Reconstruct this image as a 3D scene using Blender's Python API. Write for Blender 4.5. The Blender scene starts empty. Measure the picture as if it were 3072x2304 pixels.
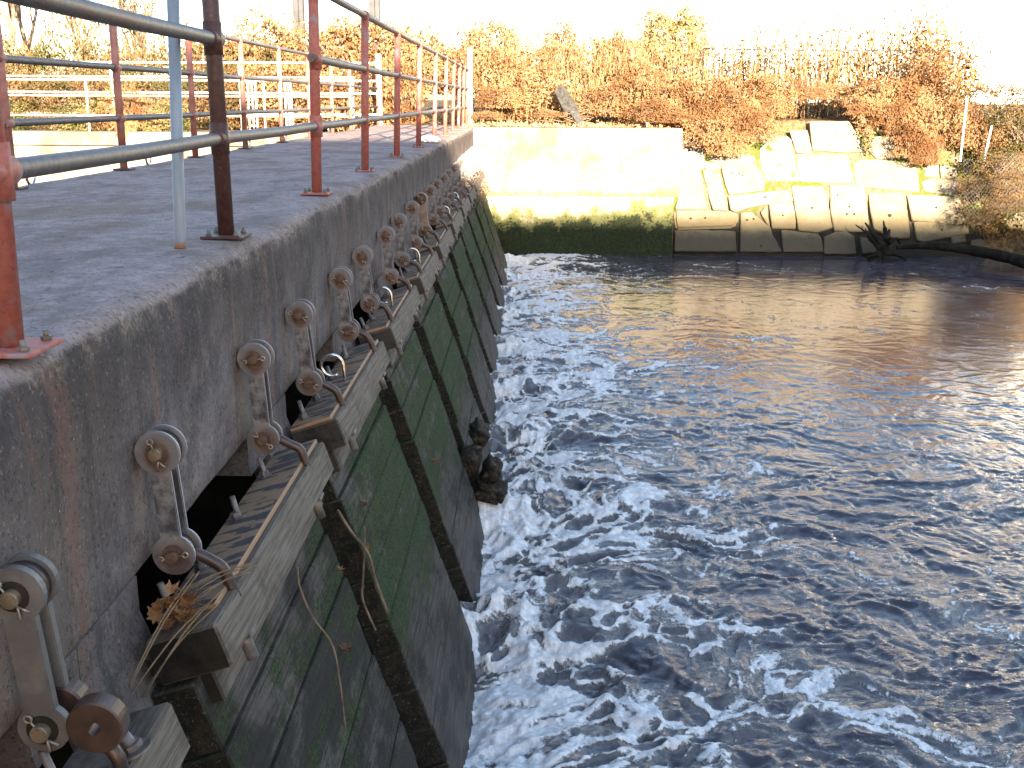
import bpy, bmesh, math, random
import numpy as np
from mathutils import Vector, Matrix
R = math.radians
rnd = random.Random(7)
scene = bpy.context.scene
COL = scene.collection

# ------------------------------------------------------------------ camera model
F = 3150.0
d = np.array([(1575 - 1536) / F, (1152 - 300) / F, 1.0]); d /= np.linalg.norm(d)
rr = math.radians(0.5)
up = np.array([math.sin(rr), math.cos(rr), 0.0]); up = up - d * np.dot(up, d); up /= np.linalg.norm(up)
xx = np.cross(up, d); xx = xx / np.linalg.norm(xx)
if xx[0] < 0: xx = -xx
RM = np.stack([xx, d, up], axis=1)
CC = np.array([0.0, 0.0, 0.49])
def ray(px, py):
    v = np.array([(px - 1536) / F, (1152 - py) / F, 1.0]); w = RM.T @ v
    return w / np.linalg.norm(w)
def onY(px, py, Y):
    w = ray(px, py); t = (Y - CC[1]) / w[1]; return Vector(CC + t * w)
def onZ(px, py, z):
    w = ray(px, py); t = (z - CC[2]) / w[2]; return Vector(CC + t * w)
def onP(px, py, p0, n):
    w = ray(px, py); t = np.dot(np.array(p0) - CC, n) / np.dot(w, n); return Vector(CC + t * w)

cam = bpy.data.cameras.new("camera"); camo = bpy.data.objects.new("camera", cam); COL.objects.link(camo)
cam.sensor_width = 36; cam.lens = 36 * F / 3072; cam.clip_end = 2000; cam.clip_start = 0.02
m = Matrix.Identity(4)
for i in range(3):
    m[i][0] = RM[0][i]; m[i][1] = RM[1][i]; m[i][2] = -RM[2][i]; m[i][3] = CC[i]
camo.matrix_world = m
scene.camera = camo

# ------------------------------------------------------------------ object helpers
def link(o, parent=None):
    COL.objects.link(o)
    if parent is not None: o.parent = parent
    return o
def tag(o, label=None, cat=None, group=None, kind=None):
    if label: o["label"] = label
    if cat: o["category"] = cat
    if group: o["group"] = group
    if kind: o["kind"] = kind
    return o
def empty(name, loc=(0, 0, 0), rot=(0, 0, 0)):
    o = bpy.data.objects.new(name, None); link(o); o.location = loc; o.rotation_euler = rot
    o.empty_display_size = 0.1
    return o

class MB:
    def __init__(s): s.v = []; s.f = []; s.sm = []
    def add(s, vs, fs, smooth=False):
        b = len(s.v); s.v += [tuple(v) for v in vs]
        s.f += [tuple(i + b for i in f) for f in fs]; s.sm += [smooth] * len(fs)
        return s
    def box(s, lo, hi, bev=0.0, M=None):
        x0, y0, z0 = lo; x1, y1, z1 = hi
        if bev <= 0:
            vs = [(x, y, z) for x in (x0, x1) for y in (y0, y1) for z in (z0, z1)]
            fs = [(0, 1, 3, 2), (4, 6, 7, 5), (0, 4, 5, 1), (2, 3, 7, 6), (0, 2, 6, 4), (1, 5, 7, 3)]
        else:
            bm = bmesh.new(); bmesh.ops.create_cube(bm, size=1)
            for v in bm.verts:
                v.co = Vector(((x0 + x1) / 2 + v.co.x * (x1 - x0), (y0 + y1) / 2 + v.co.y * (y1 - y0), (z0 + z1) / 2 + v.co.z * (z1 - z0)))
            bmesh.ops.bevel(bm, geom=bm.edges[:], offset=bev, segments=1, affect='EDGES')
            bm.verts.index_update()
            vs = [tuple(v.co) for v in bm.verts]; fs = [tuple(v.index for v in f.verts) for f in bm.faces]; bm.free()
        if M is not None: vs = [tuple(M @ Vector(v)) for v in vs]
        return s.add(vs, fs)
    def tube(s, pts, rad, n=8, caps=True, smooth=True):
        pts = [Vector(p) for p in pts]; k = len(pts)
        if not isinstance(rad, (list, tuple)): rad = [rad] * k
        vs = []; fs = []
        t0 = (pts[1] - pts[0]).normalized()
        a = Vector((0, 0, 1)) if abs(t0.z) < 0.9 else Vector((1, 0, 0))
        u = t0.cross(a).normalized()
        for i, p in enumerate(pts):
            t = (pts[min(i + 1, k - 1)] - pts[max(i - 1, 0)])
            if t.length < 1e-9: t = t0
            t = t.normalized()
            u = (u - t * u.dot(t))
            u = u.normalized() if u.length > 1e-6 else t.orthogonal().normalized()
            w = t.cross(u)
            for j in range(n):
                an = 2 * math.pi * j / n
                vs.append(p + (u * math.cos(an) + w * math.sin(an)) * rad[i])
        for i in range(k - 1):
            for j in range(n):
                fs.append((i * n + j, i * n + (j + 1) % n, (i + 1) * n + (j + 1) % n, (i + 1) * n + j))
        s.add(vs, fs, smooth)
        if caps:
            b = len(s.v) - k * n
            s.f += [tuple(b + j for j in reversed(range(n))), tuple(b + (k - 1) * n + j for j in range(n))]; s.sm += [False, False]
        return s
    def cyl(s, a, b, r, n=16, bev=0.0):
        a = Vector(a); b = Vector(b)
        if bev > 0:
            t = (b - a).normalized()
            return s.tube([a, a + t * bev * .01 + t * 0, a + t * bev, b - t * bev, b], [r - bev, r - bev * .98, r, r, r - bev], n, True, False)
        return s.tube([a, b], r, n, True, True)
    def prism(s, poly, y0, y1, ax='y'):
        n = len(poly)
        vs = [(p[0], y0, p[1]) for p in poly] + [(p[0], y1, p[1]) for p in poly]
        fs = [tuple(range(n)), tuple(reversed(range(n, 2 * n)))]
        fs += [(i, n + i, n + (i + 1) % n, (i + 1) % n) for i in range(n)]
        return s.add(vs, fs)
    def build(s, name, mat, parent=None, fixn=True):
        me = bpy.data.meshes.new(name); me.from_pydata(s.v, [], s.f)
        me.polygons.foreach_set("use_smooth", s.sm)
        me.materials.append(mat)
        if fixn:
            bm = bmesh.new(); bm.from_mesh(me); bmesh.ops.recalc_face_normals(bm, faces=bm.faces[:]); bm.to_mesh(me); bm.free()
        me.update()
        o = bpy.data.objects.new(name, me); link(o, parent)
        return o

# ------------------------------------------------------------------ numpy noise
def hsh(ix, iy, seed):
    h = (ix.astype(np.int64) * 374761393 + iy.astype(np.int64) * 668265263 + seed * 974634777) & 0xFFFFFFFF
    h = ((h ^ (h >> 13)) * 1274126177) & 0xFFFFFFFF
    return ((h ^ (h >> 16)) & 0xFFFF) / 65536.0
def pn(x, y, seed=0):
    ix = np.floor(x); iy = np.floor(y); fx = x - ix; fy = y - iy
    u = fx ** 3 * (fx * (fx * 6 - 15) + 10); v = fy ** 3 * (fy * (fy * 6 - 15) + 10)
    def g(ox, oy):
        a = hsh(ix + ox, iy + oy, seed) * 2 * np.pi
        return np.cos(a) * (fx - ox) + np.sin(a) * (fy - oy)
    n0 = g(0, 0) * (1 - u) + g(1, 0) * u; n1 = g(0, 1) * (1 - u) + g(1, 1) * u
    return (n0 * (1 - v) + n1 * v) * 1.5
def fbm(x, y, seed=0, o=4, g=0.5):
    a = 1; t = 0; r = 0 * x
    for i in range(o):
        r = r + a * pn(x, y, seed + i * 17); t += a; a *= g; x = x * 2.03 + 5.1; y = y * 2.03 + 3.7
    return r / t
def sst(a, b, x):
    t = np.clip((x - a) / (b - a), 0, 1); return t * t * (3 - 2 * t)

# ------------------------------------------------------------------ material helpers
class NT:
    def __init__(s, name):
        s.m = bpy.data.materials.new(name); s.m.use_nodes = True
        s.n = s.m.node_tree.nodes; s.l = s.m.node_tree.links
        s.b = s.n["Principled BSDF"]; s.out = s.n["Material Output"]
        s.geo = None; s.tc = None
    def node(s, t, **k):
        nd = s.n.new(t)
        for a, b in k.items(): setattr(nd, a, b)
        return nd
    def setin(s, sock, v):
        if isinstance(v, bpy.types.NodeSocket): s.l.new(v, sock)
        elif isinstance(v, (tuple, list)) and len(v) == 3 and sock.type == 'RGBA': sock.default_value = (*v, 1)
        else: sock.default_value = v
    def pos(s):
        if s.geo is None: s.geo = s.node("ShaderNodeNewGeometry")
        return s.geo.outputs["Position"]
    def nor(s):
        s.pos(); return s.geo.outputs["Normal"]
    def island(s):
        s.pos(); return s.geo.outputs["Random Per Island"]
    def obj(s):
        if s.tc is None: s.tc = s.node("ShaderNodeTexCoord")
        return s.tc.outputs["Object"]
    def mapv(s, v, sc=(1, 1, 1), loc=(0, 0, 0), rot=(0, 0, 0)):
        nd = s.node("ShaderNodeMapping"); s.l.new(v, nd.inputs[0])
        nd.inputs["Scale"].default_value = sc; nd.inputs["Location"].default_value = loc; nd.inputs["Rotation"].default_value = rot
        return nd.outputs[0]
    def noise(s, v, sc, det=4, rough=0.55, dist=0.0):
        nd = s.node("ShaderNodeTexNoise"); s.l.new(v, nd.inputs["Vector"])
        nd.inputs["Scale"].default_value = sc; nd.inputs["Detail"].default_value = det; nd.inputs["Roughness"].default_value = rough
        nd.inputs["Distortion"].default_value = dist
        return nd.outputs["Fac"]
    def voro(s, v, sc, feat='F1'):
        nd = s.node("ShaderNodeTexVoronoi", feature=feat); s.l.new(v, nd.inputs["Vector"]); nd.inputs["Scale"].default_value = sc
        return nd.outputs["Distance"]
    def ramp(s, v, a, b, lo=0.0, hi=1.0):
        nd = s.node("ShaderNodeMapRange", interpolation_type='SMOOTHSTEP'); s.l.new(v, nd.inputs[0])
        nd.inputs[1].default_value = a; nd.inputs[2].default_value = b; nd.inputs[3].default_value = lo; nd.inputs[4].default_value = hi
        return nd.outputs[0]
    def math(s, op, a, b=0.0):
        nd = s.node("ShaderNodeMath", operation=op); s.setin(nd.inputs[0], a); s.setin(nd.inputs[1], b); return nd.outputs[0]
    def sep(s, v):
        nd = s.node("ShaderNodeSeparateXYZ"); s.l.new(v, nd.inputs[0]); return nd.outputs
    def mix(s, f, a, b):
        nd = s.node("ShaderNodeMix", data_type='RGBA'); s.setin(nd.inputs[0], f)
        s.setin(nd.inputs[6], a); s.setin(nd.inputs[7], b); return nd.outputs[2]
    def bump(s, h, strength=0.5, dist=0.01):
        nd = s.node("ShaderNodeBump"); s.l.new(h, nd.inputs["Height"]); nd.inputs["Strength"].default_value = strength
        nd.inputs["Distance"].default_value = dist; s.l.new(nd.outputs[0], s.b.inputs["Normal"]); return nd
    def fin(s, col, rough=0.8, metal=0.0, spec=None):
        s.setin(s.b.inputs["Base Color"], col); s.setin(s.b.inputs["Roughness"], rough); s.setin(s.b.inputs["Metallic"], metal)
        if spec is not None: s.b.inputs["Specular IOR Level"].default_value = spec
        return s.m

def mat_dam():
    t = NT("dam_concrete"); p = t.pos()
    n1 = t.noise(p, 3.2, 6, .65); n2 = t.noise(p, 60, 4, .7); n3 = t.noise(p, 14, 5, .7)
    base = t.mix(t.ramp(n1, .32, .68), (.086, .071, .071), (.200, .166, .160))
    base = t.mix(t.math('MULTIPLY', t.ramp(n3, .46, .70), .6), base, (.27, .22, .19))
    sx = t.sep(p); nz = t.sep(t.nor())
    face = t.ramp(nz[2], .75, .35)
    wm = t.noise(t.mapv(p, (1, .8, .45), (2, 5, 1)), 1.6, 4, .6)
    base = t.mix(t.math('MULTIPLY', face, t.ramp(wm, .48, .66, 0, .6)), base, (.165, .125, .10))
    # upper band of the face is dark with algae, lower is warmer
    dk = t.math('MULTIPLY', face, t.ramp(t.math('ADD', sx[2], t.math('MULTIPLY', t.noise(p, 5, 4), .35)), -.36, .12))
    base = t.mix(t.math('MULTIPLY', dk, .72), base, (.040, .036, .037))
    st = t.noise(t.mapv(p, (1, 5.5, .35)), 2.2, 5, .6)
    base = t.mix(t.math('MULTIPLY', face, t.ramp(st, .52, .72, 0, .6)), base, (.052, .046, .045))
    st2 = t.noise(t.mapv(p, (1, 4.0, .22), (3, 9.3, 0)), 2.0, 4, .6)
    for (yy, wdt, am) in ((2.075, .06, .42), (1.93, .02, .25), (3.86, .04, .45), (5.66, .045, .5), (7.5, .04, .4), (9.4, .04, .4)):
        q = t.math('ABSOLUTE', t.math('SUBTRACT', t.math('ADD', sx[1], t.math('MULTIPLY', t.math('SUBTRACT', t.noise(t.mapv(p, (1, 6, 2.5)), 2.5, 5, .65), .5), .10)), yy))
        base = t.mix(t.math('MULTIPLY', t.math('MULTIPLY', face, t.ramp(q, wdt, wdt * .3, 0, am)), t.ramp(t.noise(p, 22, 4, .7), .3, .55)), base, (.21, .105, .075))
    base = t.mix(t.math('MULTIPLY', face, t.ramp(st2, .57, .70, 0, .5)), base, (.25, .135, .10))
    # top: brown wear, blue-grey algae, pale chips
    top = t.math('SUBTRACT', 1.0, face)
    tn = t.noise(t.mapv(p, (1.6, .8, 1)), 2.4, 6, .7)
    base = t.mix(top, base, t.mix(t.ramp(n3, .35, .65), (.225, .178, .178), (.315, .258, .256)))
    base = t.mix(t.math('MULTIPLY', top, t.ramp(tn, .46, .62, 0, .8)), base, (.155, .122, .118))
    crk = t.noise(t.mapv(p, (1.0, .45, 1)), 16, 5, .75)
    base = t.mix(t.math('MULTIPLY', top, t.ramp(crk, .60, .68, 0, .75)), base, (.05, .045, .045))
    tb = t.noise(t.mapv(p, (1.0, 1.0, 1), (7, 2, 1)), 1.1, 5, .7)
    base = t.mix(t.math('MULTIPLY', top, t.ramp(tb, .5, .62, 0, .55)), base, (.165, .115, .08))
    sp = t.voro(p, 38)
    spn = t.noise(p, 4, 2)
    sp = t.math('MULTIPLY', t.ramp(sp, .10, .04), t.ramp(spn, .52, .66))
    base = t.mix(t.math('MULTIPLY', sp, .8), base, (.55, .52, .50))
    ar = t.math('MULTIPLY', t.ramp(sx[0], -1.07, -.985), t.ramp(sx[2], -.10, -.03))
    ar = t.math('MULTIPLY', ar, t.ramp(t.noise(p, 7, 5, .7), .40, .62))
    base = t.mix(t.math('MULTIPLY', ar, .75), base, t.mix(t.ramp(n2, .35, .65), (.13, .095, .075), (.36, .285, .235)))
    dsp = t.ramp(t.noise(p, 75, 3, .75), .545, .63)
    base = t.mix(t.math('MULTIPLY', dsp, .55), base, (.028, .026, .026))
    lsp = t.ramp(t.noise(t.mapv(p, (1, 1, 1), (4, 4, 4)), 70, 3, .75), .585, .67)
    base = t.mix(t.math('MULTIPLY', lsp, .38), base, (.30, .26, .24))
    h = t.math('ADD', t.math('MULTIPLY', n2, .5), t.math('MULTIPLY', n3, 1.0))
    t.bump(h, .6, .010)
    return t.fin(base, .9, spec=.12)

def mat_simple(name, c1, c2, sc, rough=.8, metal=0, bump=.3, bsc=60, bd=.004, spec=None, lo=.35, hi=.65):
    t = NT(name); p = t.obj()
    n = t.noise(p, sc, 5, .6)
    col = t.mix(t.ramp(n, lo, hi), c1, c2)
    t.bump(t.noise(p, bsc, 4, .65), bump, bd)
    if spec is None and metal == 0 and rough > .65: spec = .12
    return t.fin(col, rough, metal, spec)

def mat_redpost():
    t = NT("red_lead_paint"); p = t.pos()
    n = t.noise(p, 9, 5, .65); n2 = t.noise(p, 45, 4, .7)
    col = t.mix(t.ramp(n2, .3, .7), (.29, .072, .050), (.39, .125, .095))
    col = t.mix(t.ramp(n, .53, .66, 0, .85), col, (.25, .20, .22))
    col = t.mix(t.ramp(t.noise(p, 70, 3, .7), .64, .74, 0, .8), col, (.10, .035, .022))
    t.bump(n2, .4, .003)
    return t.fin(col, .62)
def mat_darkpost():
    t = NT("dark_brown_paint"); p = t.pos()
    n = t.noise(p, 26, 5, .7); n2 = t.noise(p, 60, 4)
    col = t.mix(t.ramp(n2, .3, .7), (.045, .018, .015), (.085, .034, .026))
    col = t.mix(t.ramp(n, .60, .72, 0, .7), col, (.20, .14, .12))
    t.bump(n2, .4, .003)
    return t.fin(col, .55)
def mat_rail():
    t = NT("weathered_pipe"); p = t.pos()
    n = t.noise(t.mapv(p, (1, .7, 1)), 3.5, 5, .65); n2 = t.noise(p, 50, 4, .7)
    col = t.mix(t.ramp(n2, .3, .75), (.068, .060, .060), (.135, .125, .125))
    col = t.mix(t.ramp(n, .50, .66, 0, .8), col, (.11, .058, .042))
    t.bump(n2, .35, .003)
    return t.fin(col, .55, .1)
def mat_galv(name="galvanised_steel", c=(.25, .285, .33)):
    t = NT(name); p = t.pos()
    n = t.noise(t.mapv(p, (1, 1, .2)), 30, 4, .6)
    col = t.mix(t.ramp(n, .35, .65), tuple(x * .8 for x in c), c)
    col = t.mix(t.ramp(t.sep(p)[2], .03, .005), col, (.30, .13, .05))
    return t.fin(col, .5, .25)
def mat_link(name="link_steel", grey=(.19, .184, .198), dark=(.045, .043, .049), rust=(.085, .040, .028), amt=.85):
    # rust bleeds from the two pins; object space: x,z in the plate plane, pins at the origin and (.03,0,-.28)
    t = NT(name); p = t.obj(); s = t.sep(p)
    ns = t.noise(p, 38, 5, .7); nl = t.noise(p, 11, 5, .6)
    oi = t.node("ShaderNodeObjectInfo")
    arm = t.math('MULTIPLY', t.ramp(s[2], -.04, -.08), t.ramp(s[2], -.245, -.215))
    col = t.mix(t.math('MULTIPLY', t.ramp(nl, .36, .52), t.math('ADD', .35, t.math('MULTIPLY', arm, .65))), grey, dark)
    col = t.mix(t.ramp(ns, .62, .72, 0, .7), col, (.27, .25, .25))
    def dist(px, pz):
        a = t.math('SUBTRACT', s[0], px); b = t.math('SUBTRACT', s[2], pz)
        b = t.math('MULTIPLY', b, .8)
        return t.math('SQRT', t.math('ADD', t.math('MULTIPLY', a, a), t.math('MULTIPLY', b, b)))
    dd = t.math('MINIMUM', dist(0, -.008), dist(.03, -.29))
    dd = t.math('ADD', dd, t.math('MULTIPLY', t.math('SUBTRACT', nl, .5), .045))
    col = t.mix(t.ramp(dd, .042, .022, 0, amt), col, rust)
    low = t.ramp(s[2], -.215, -.245)
    col = t.mix(t.math('MULTIPLY', low, .45 * amt), col, (.115, .090, .078))
    edge = t.ramp(t.math('ABSOLUTE', t.sep(t.nor())[1]), .85, .6)
    col = t.mix(t.math('MULTIPLY', edge, t.ramp(nl, .35, .55, .35, .9)), col, (.34, .34, .36))
    t.bump(ns, .4, .003)
    return t.fin(col, .6, .15)
def mat_wood(name, c1, c2, axis=(14, .7, 14), bs=.5, endc=((.012, .011, .010), (.044, .039, .034))):
    t = NT(name); p = t.obj()
    g = t.noise(t.mapv(p, axis), 6, 6, .65, .3)
    col = t.mix(t.ramp(g, .3, .7), c1, c2)
    n = t.noise(p, 5, 4)
    col = t.mix(t.ramp(n, .52, .72, 0, .6), col, tuple(x * .42 for x in c1))
    ck = t.noise(t.mapv(p, (axis[0] * 2, axis[1], axis[2] * 2)), 5, 3, .5)
    col = t.mix(t.ramp(ck, .66, .72, 0, .8), col, (.02, .018, .016))
    end = t.ramp(t.math('ABSOLUTE', t.sep(t.nor())[1]), .6, .8)
    col = t.mix(t.math('MULTIPLY', end, .93), col, t.mix(t.ramp(t.noise(p, 14, 5, .7), .35, .65), endc[0], endc[1]))
    t.bump(g, bs, .006)
    return t.fin(col, .82, spec=.12)
def mat_ply():
    t = NT("plywood_cap"); p = t.obj()
    s = t.sep(p)
    g = t.noise(t.mapv(p, (5, 22, 1), rot=(0, 0, .45)), 1.0, 5, .55, .6)
    col = t.mix(t.ramp(g, .475, .50), (.045, .042, .05), (.26, .175, .105))
    fine = t.noise(t.mapv(p, (40, 3, 40)), 3, 4)
    col = t.mix(t.ramp(fine, .45, .7, 0, .4), col, (.15, .10, .07))
    edge = t.ramp(t.sep(t.obj())[0], -.030, -.024)
    col = t.mix(edge, col, (.36, .235, .15))
    nrm = t.ramp(t.sep(t.nor())[2], .6, .3)
    col = t.mix(nrm, col, (.30, .17, .09))
    rs = t.ramp(t.noise(p, 8, 3), .62, .72, 0, .7)
    col = t.mix(rs, col, (.17, .062, .025))
    t.bump(g, .2, .002)
    return t.fin(col, .75)
def mat_gate(name="mossy_gate_timber", bl=.47, ms=.90):
    t = NT(name); p = t.pos(); ob = t.obj(); s = t.sep(p)
    g = t.noise(t.mapv(p, (16, .9, 16)), 5, 6, .65, .2)
    wood = t.mix(t.ramp(g, .3, .7), (.045, .039, .037), (.130, .113, .102))
    n1 = t.noise(p, 3.0, 5, .65); n2 = t.noise(p, 22, 5, .7); n3 = t.noise(p, 90, 3, .7)
    zz = t.math('ADD', s[2], t.math('MULTIPLY', t.math('SUBTRACT', n1, .5), 1.1))
    wet = t.ramp(zz, -1.35, -1.75)
    wood = t.mix(t.math('MULTIPLY', wet, .75), wood, t.mix(t.ramp(g, .35, .65), (.036, .031, .027), (.085, .074, .064)))
    moss = t.math('MULTIPLY', t.ramp(zz, -.92, -1.08), t.ramp(zz, -1.92, -1.62))
    nb = t.noise(t.mapv(p, (2.2, .55, 2.2), (3, 1, 2)), 3.5, 5, .65)
    moss = t.math('MULTIPLY', moss, t.ramp(t.math('ADD', n2, t.math('MULTIPLY', nb, 1.1)), ms, ms + .23))
    mc = t.mix(t.ramp(n3, .35, .68), (.010, .020, .008), (.045, .080, .024))
    mc = t.mix(t.ramp(t.noise(p, 6, 3), .55, .75, 0, .5), mc, (.075, .07, .025))
    blk = t.math('MULTIPLY', t.ramp(zz, -.9, -1.1), t.ramp(t.noise(t.mapv(p, (1, .5, 1), (8, 3, 5)), 4.5, 5, .7), bl, bl + .13))
    wood = t.mix(t.math('MULTIPLY', blk, .8), wood, (.018, .017, .015))
    col = t.mix(t.math('MULTIPLY', moss, .92), wood, mc)
    barn = t.math('MULTIPLY', t.ramp(zz, -1.55, -2.1), t.ramp(n3, .58, .70))
    col = t.mix(t.math('MULTIPLY', barn, .6), col, (.20, .165, .12))
    ck = t.noise(t.mapv(p, (30, .8, 30)), 3, 3, .5)
    col = t.mix(t.ramp(ck, .64, .70, 0, .85), col, (.012, .011, .010))
    end = t.ramp(t.math('MULTIPLY', t.sep(t.nor())[1], -1.0), .6, .85)
    ec = t.mix(t.ramp(n3, .58, .72), t.mix(t.ramp(n2, .35, .7), (.010, .010, .008), (.030, .026, .019)), (.13, .105, .075))
    col = t.mix(end, col, ec)
    h = t.math('ADD', t.math('MULTIPLY', g, .7), t.math('ADD', t.math('MULTIPLY', n2, .8), t.math('MULTIPLY', n3, .5)))
    t.bump(h, .9, .014)
    return t.fin(col, t.ramp(s[2], -1.6, -2.3, .85, .5), spec=.14)
def mat_wall():
    t = NT("pale_wall_concrete"); p = t.pos(); s = t.sep(p)
    n1 = t.noise(p, 1.6, 6, .65); n2 = t.noise(p, 25, 4, .7)
    col = t.mix(t.ramp(n1, .3, .7), (.128, .114, .102), (.20, .182, .164))
    st = t.noise(t.mapv(p, (3.2, 1, .3)), 1.6, 5, .65)
    col = t.mix(t.ramp(st, .50, .66, 0, .4), col, (.10, .074, .052))
    bl = t.noise(p, 1.1, 6, .7)
    col = t.mix(t.ramp(bl, .48, .64, 0, .75), col, (.085, .064, .046))
    crk = t.voro(t.mapv(p, (.9, 1, .7)), 1.6, 'DISTANCE_TO_EDGE')
    col = t.mix(t.ramp(crk, .010, .003, 0, .5), col, (.07, .055, .04))
    mb = t.math('ADD', s[2], t.math('MULTIPLY', t.math('SUBTRACT', t.noise(p, 5, 5, .7), .5), .25))
    mossr = t.math('MULTIPLY', t.ramp(mb, -1.10, -1.2), t.ramp(n2, .38, .55))
    col = t.mix(t.math('MULTIPLY', mossr, .85), col, (.10, .105, .030))
    t.bump(n2, .5, .008)
    return t.fin(col, .9, spec=.2)
def mat_plinth():
    t = NT("mossy_plinth_concrete"); p = t.pos(); s = t.sep(p)
    n1 = t.noise(p, 2.2, 6, .65); n2 = t.noise(p, 25, 4, .7)
    col = t.mix(t.ramp(n1, .35, .65), (.19, .17, .115), (.27, .245, .17))
    zz = t.math('ADD', s[2], t.math('MULTIPLY', t.math('SUBTRACT', t.math('ADD', t.math('MULTIPLY', n1, .75), t.math('MULTIPLY', n2, .25)), .5), 2.0))
    zz = t.math('SUBTRACT', zz, t.ramp(s[0], .8, 2.8, -.05, .12))
    col = t.mix(t.ramp(t.math('ADD', n2, t.math('MULTIPLY', t.ramp(zz, -1.25, -1.75), .8)), .70, 1.1, 0, .85), col, (.082, .090, .026))
    col = t.mix(t.ramp(zz, -1.62, -1.78), col, t.mix(t.ramp(n2, .35, .7), (.012, .016, .008), (.030, .040, .014)))
    t.bump(n2, .7, .012)
    return t.fin(col, .85, spec=.2)
def mat_stone():
    t = NT("granite_block"); p = t.pos(); s = t.sep(p)
    n1 = t.noise(p, 2.5, 6, .65); n2 = t.noise(p, 40, 4, .7)
    oi = t.node("ShaderNodeObjectInfo")
    col = t.mix(t.ramp(n1, .3, .7), (.15, .130, .100), (.235, .21, .168))
    col = t.mix(t.math('MULTIPLY', oi.outputs["Random"], .5), col, (.15, .122, .09))
    col = t.mix(t.ramp(t.noise(p, 6, 5, .7), .52, .66, 0, .6), col, (.12, .10, .07))
    zz = t.math('ADD', s[2], t.math('MULTIPLY', t.math('SUBTRACT', n1, .5), .35))
    col = t.mix(t.ramp(zz, -1.5, -1.75, 0, .8), col, (.15, .12, .065))
    col = t.mix(t.ramp(zz, -1.85, -2.05, 0, .7), col, (.045, .04, .035))
    pits = t.ramp(t.noise(p, 55, 3, .7), .60, .70)
    col = t.mix(t.math('MULTIPLY', pits, .55), col, (.07, .058, .042))
    t.bump(t.math('ADD', n2, t.noise(p, 9, 5, .7)), .8, .02)
    return t.fin(col, .9, spec=.1)
def mat_mortar():
    t = NT("mossy_mortar"); p = t.pos()
    n1 = t.noise(p, 2.5, 5, .6); n2 = t.noise(p, 18, 5, .7)
    col = t.mix(t.ramp(n2, .35, .65), (.075, .062, .040), (.15, .125, .085))
    col = t.mix(t.ramp(n1, .45, .56, 0, .9), col, (.055, .072, .012))
    zz = t.sep(p)[2]
    col = t.mix(t.ramp(zz, -1.5, -1.9), col, (.025, .022, .018))
    t.bump(n2, .9, .03)
    return t.fin(col, .95, spec=.1)
def mat_ground():
    t = NT("leaf_litter_ground"); p = t.pos()
    n1 = t.noise(p, 9, 6, .7); n2 = t.noise(p, 30, 4, .7)
    col = t.mix(t.ramp(n1, .35, .65), (.065, .040, .020), (.17, .115, .06))
    col = t.mix(t.ramp(n2, .55, .7, 0, .6), col, (.28, .21, .13))
    t.bump(n1, 1.0, .05)
    return t.fin(col, .95, spec=.1)
def mat_leaf(name, cols, trans=.3):
    t = NT(name)
    r = t.island()
    n = t.noise(t.pos(), 1.7, 3)
    col = t.mix(t.ramp(r, 0, 1), cols[0], cols[1])
    col = t.mix(t.ramp(n, .42, .62), col, cols[2])
    t.fin(col, .8, spec=.15)
    tr = t.node("ShaderNodeBsdfTranslucent"); t.setin(tr.inputs[0], col)
    mx = t.node("ShaderNodeMixShader"); mx.inputs[0].default_value = trans
    t.l.new(t.b.outputs[0], mx.inputs[1]); t.l.new(tr.outputs[0], mx.inputs[2]); t.l.new(mx.outputs[0], t.out.inputs[0])
    return t.m
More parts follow.
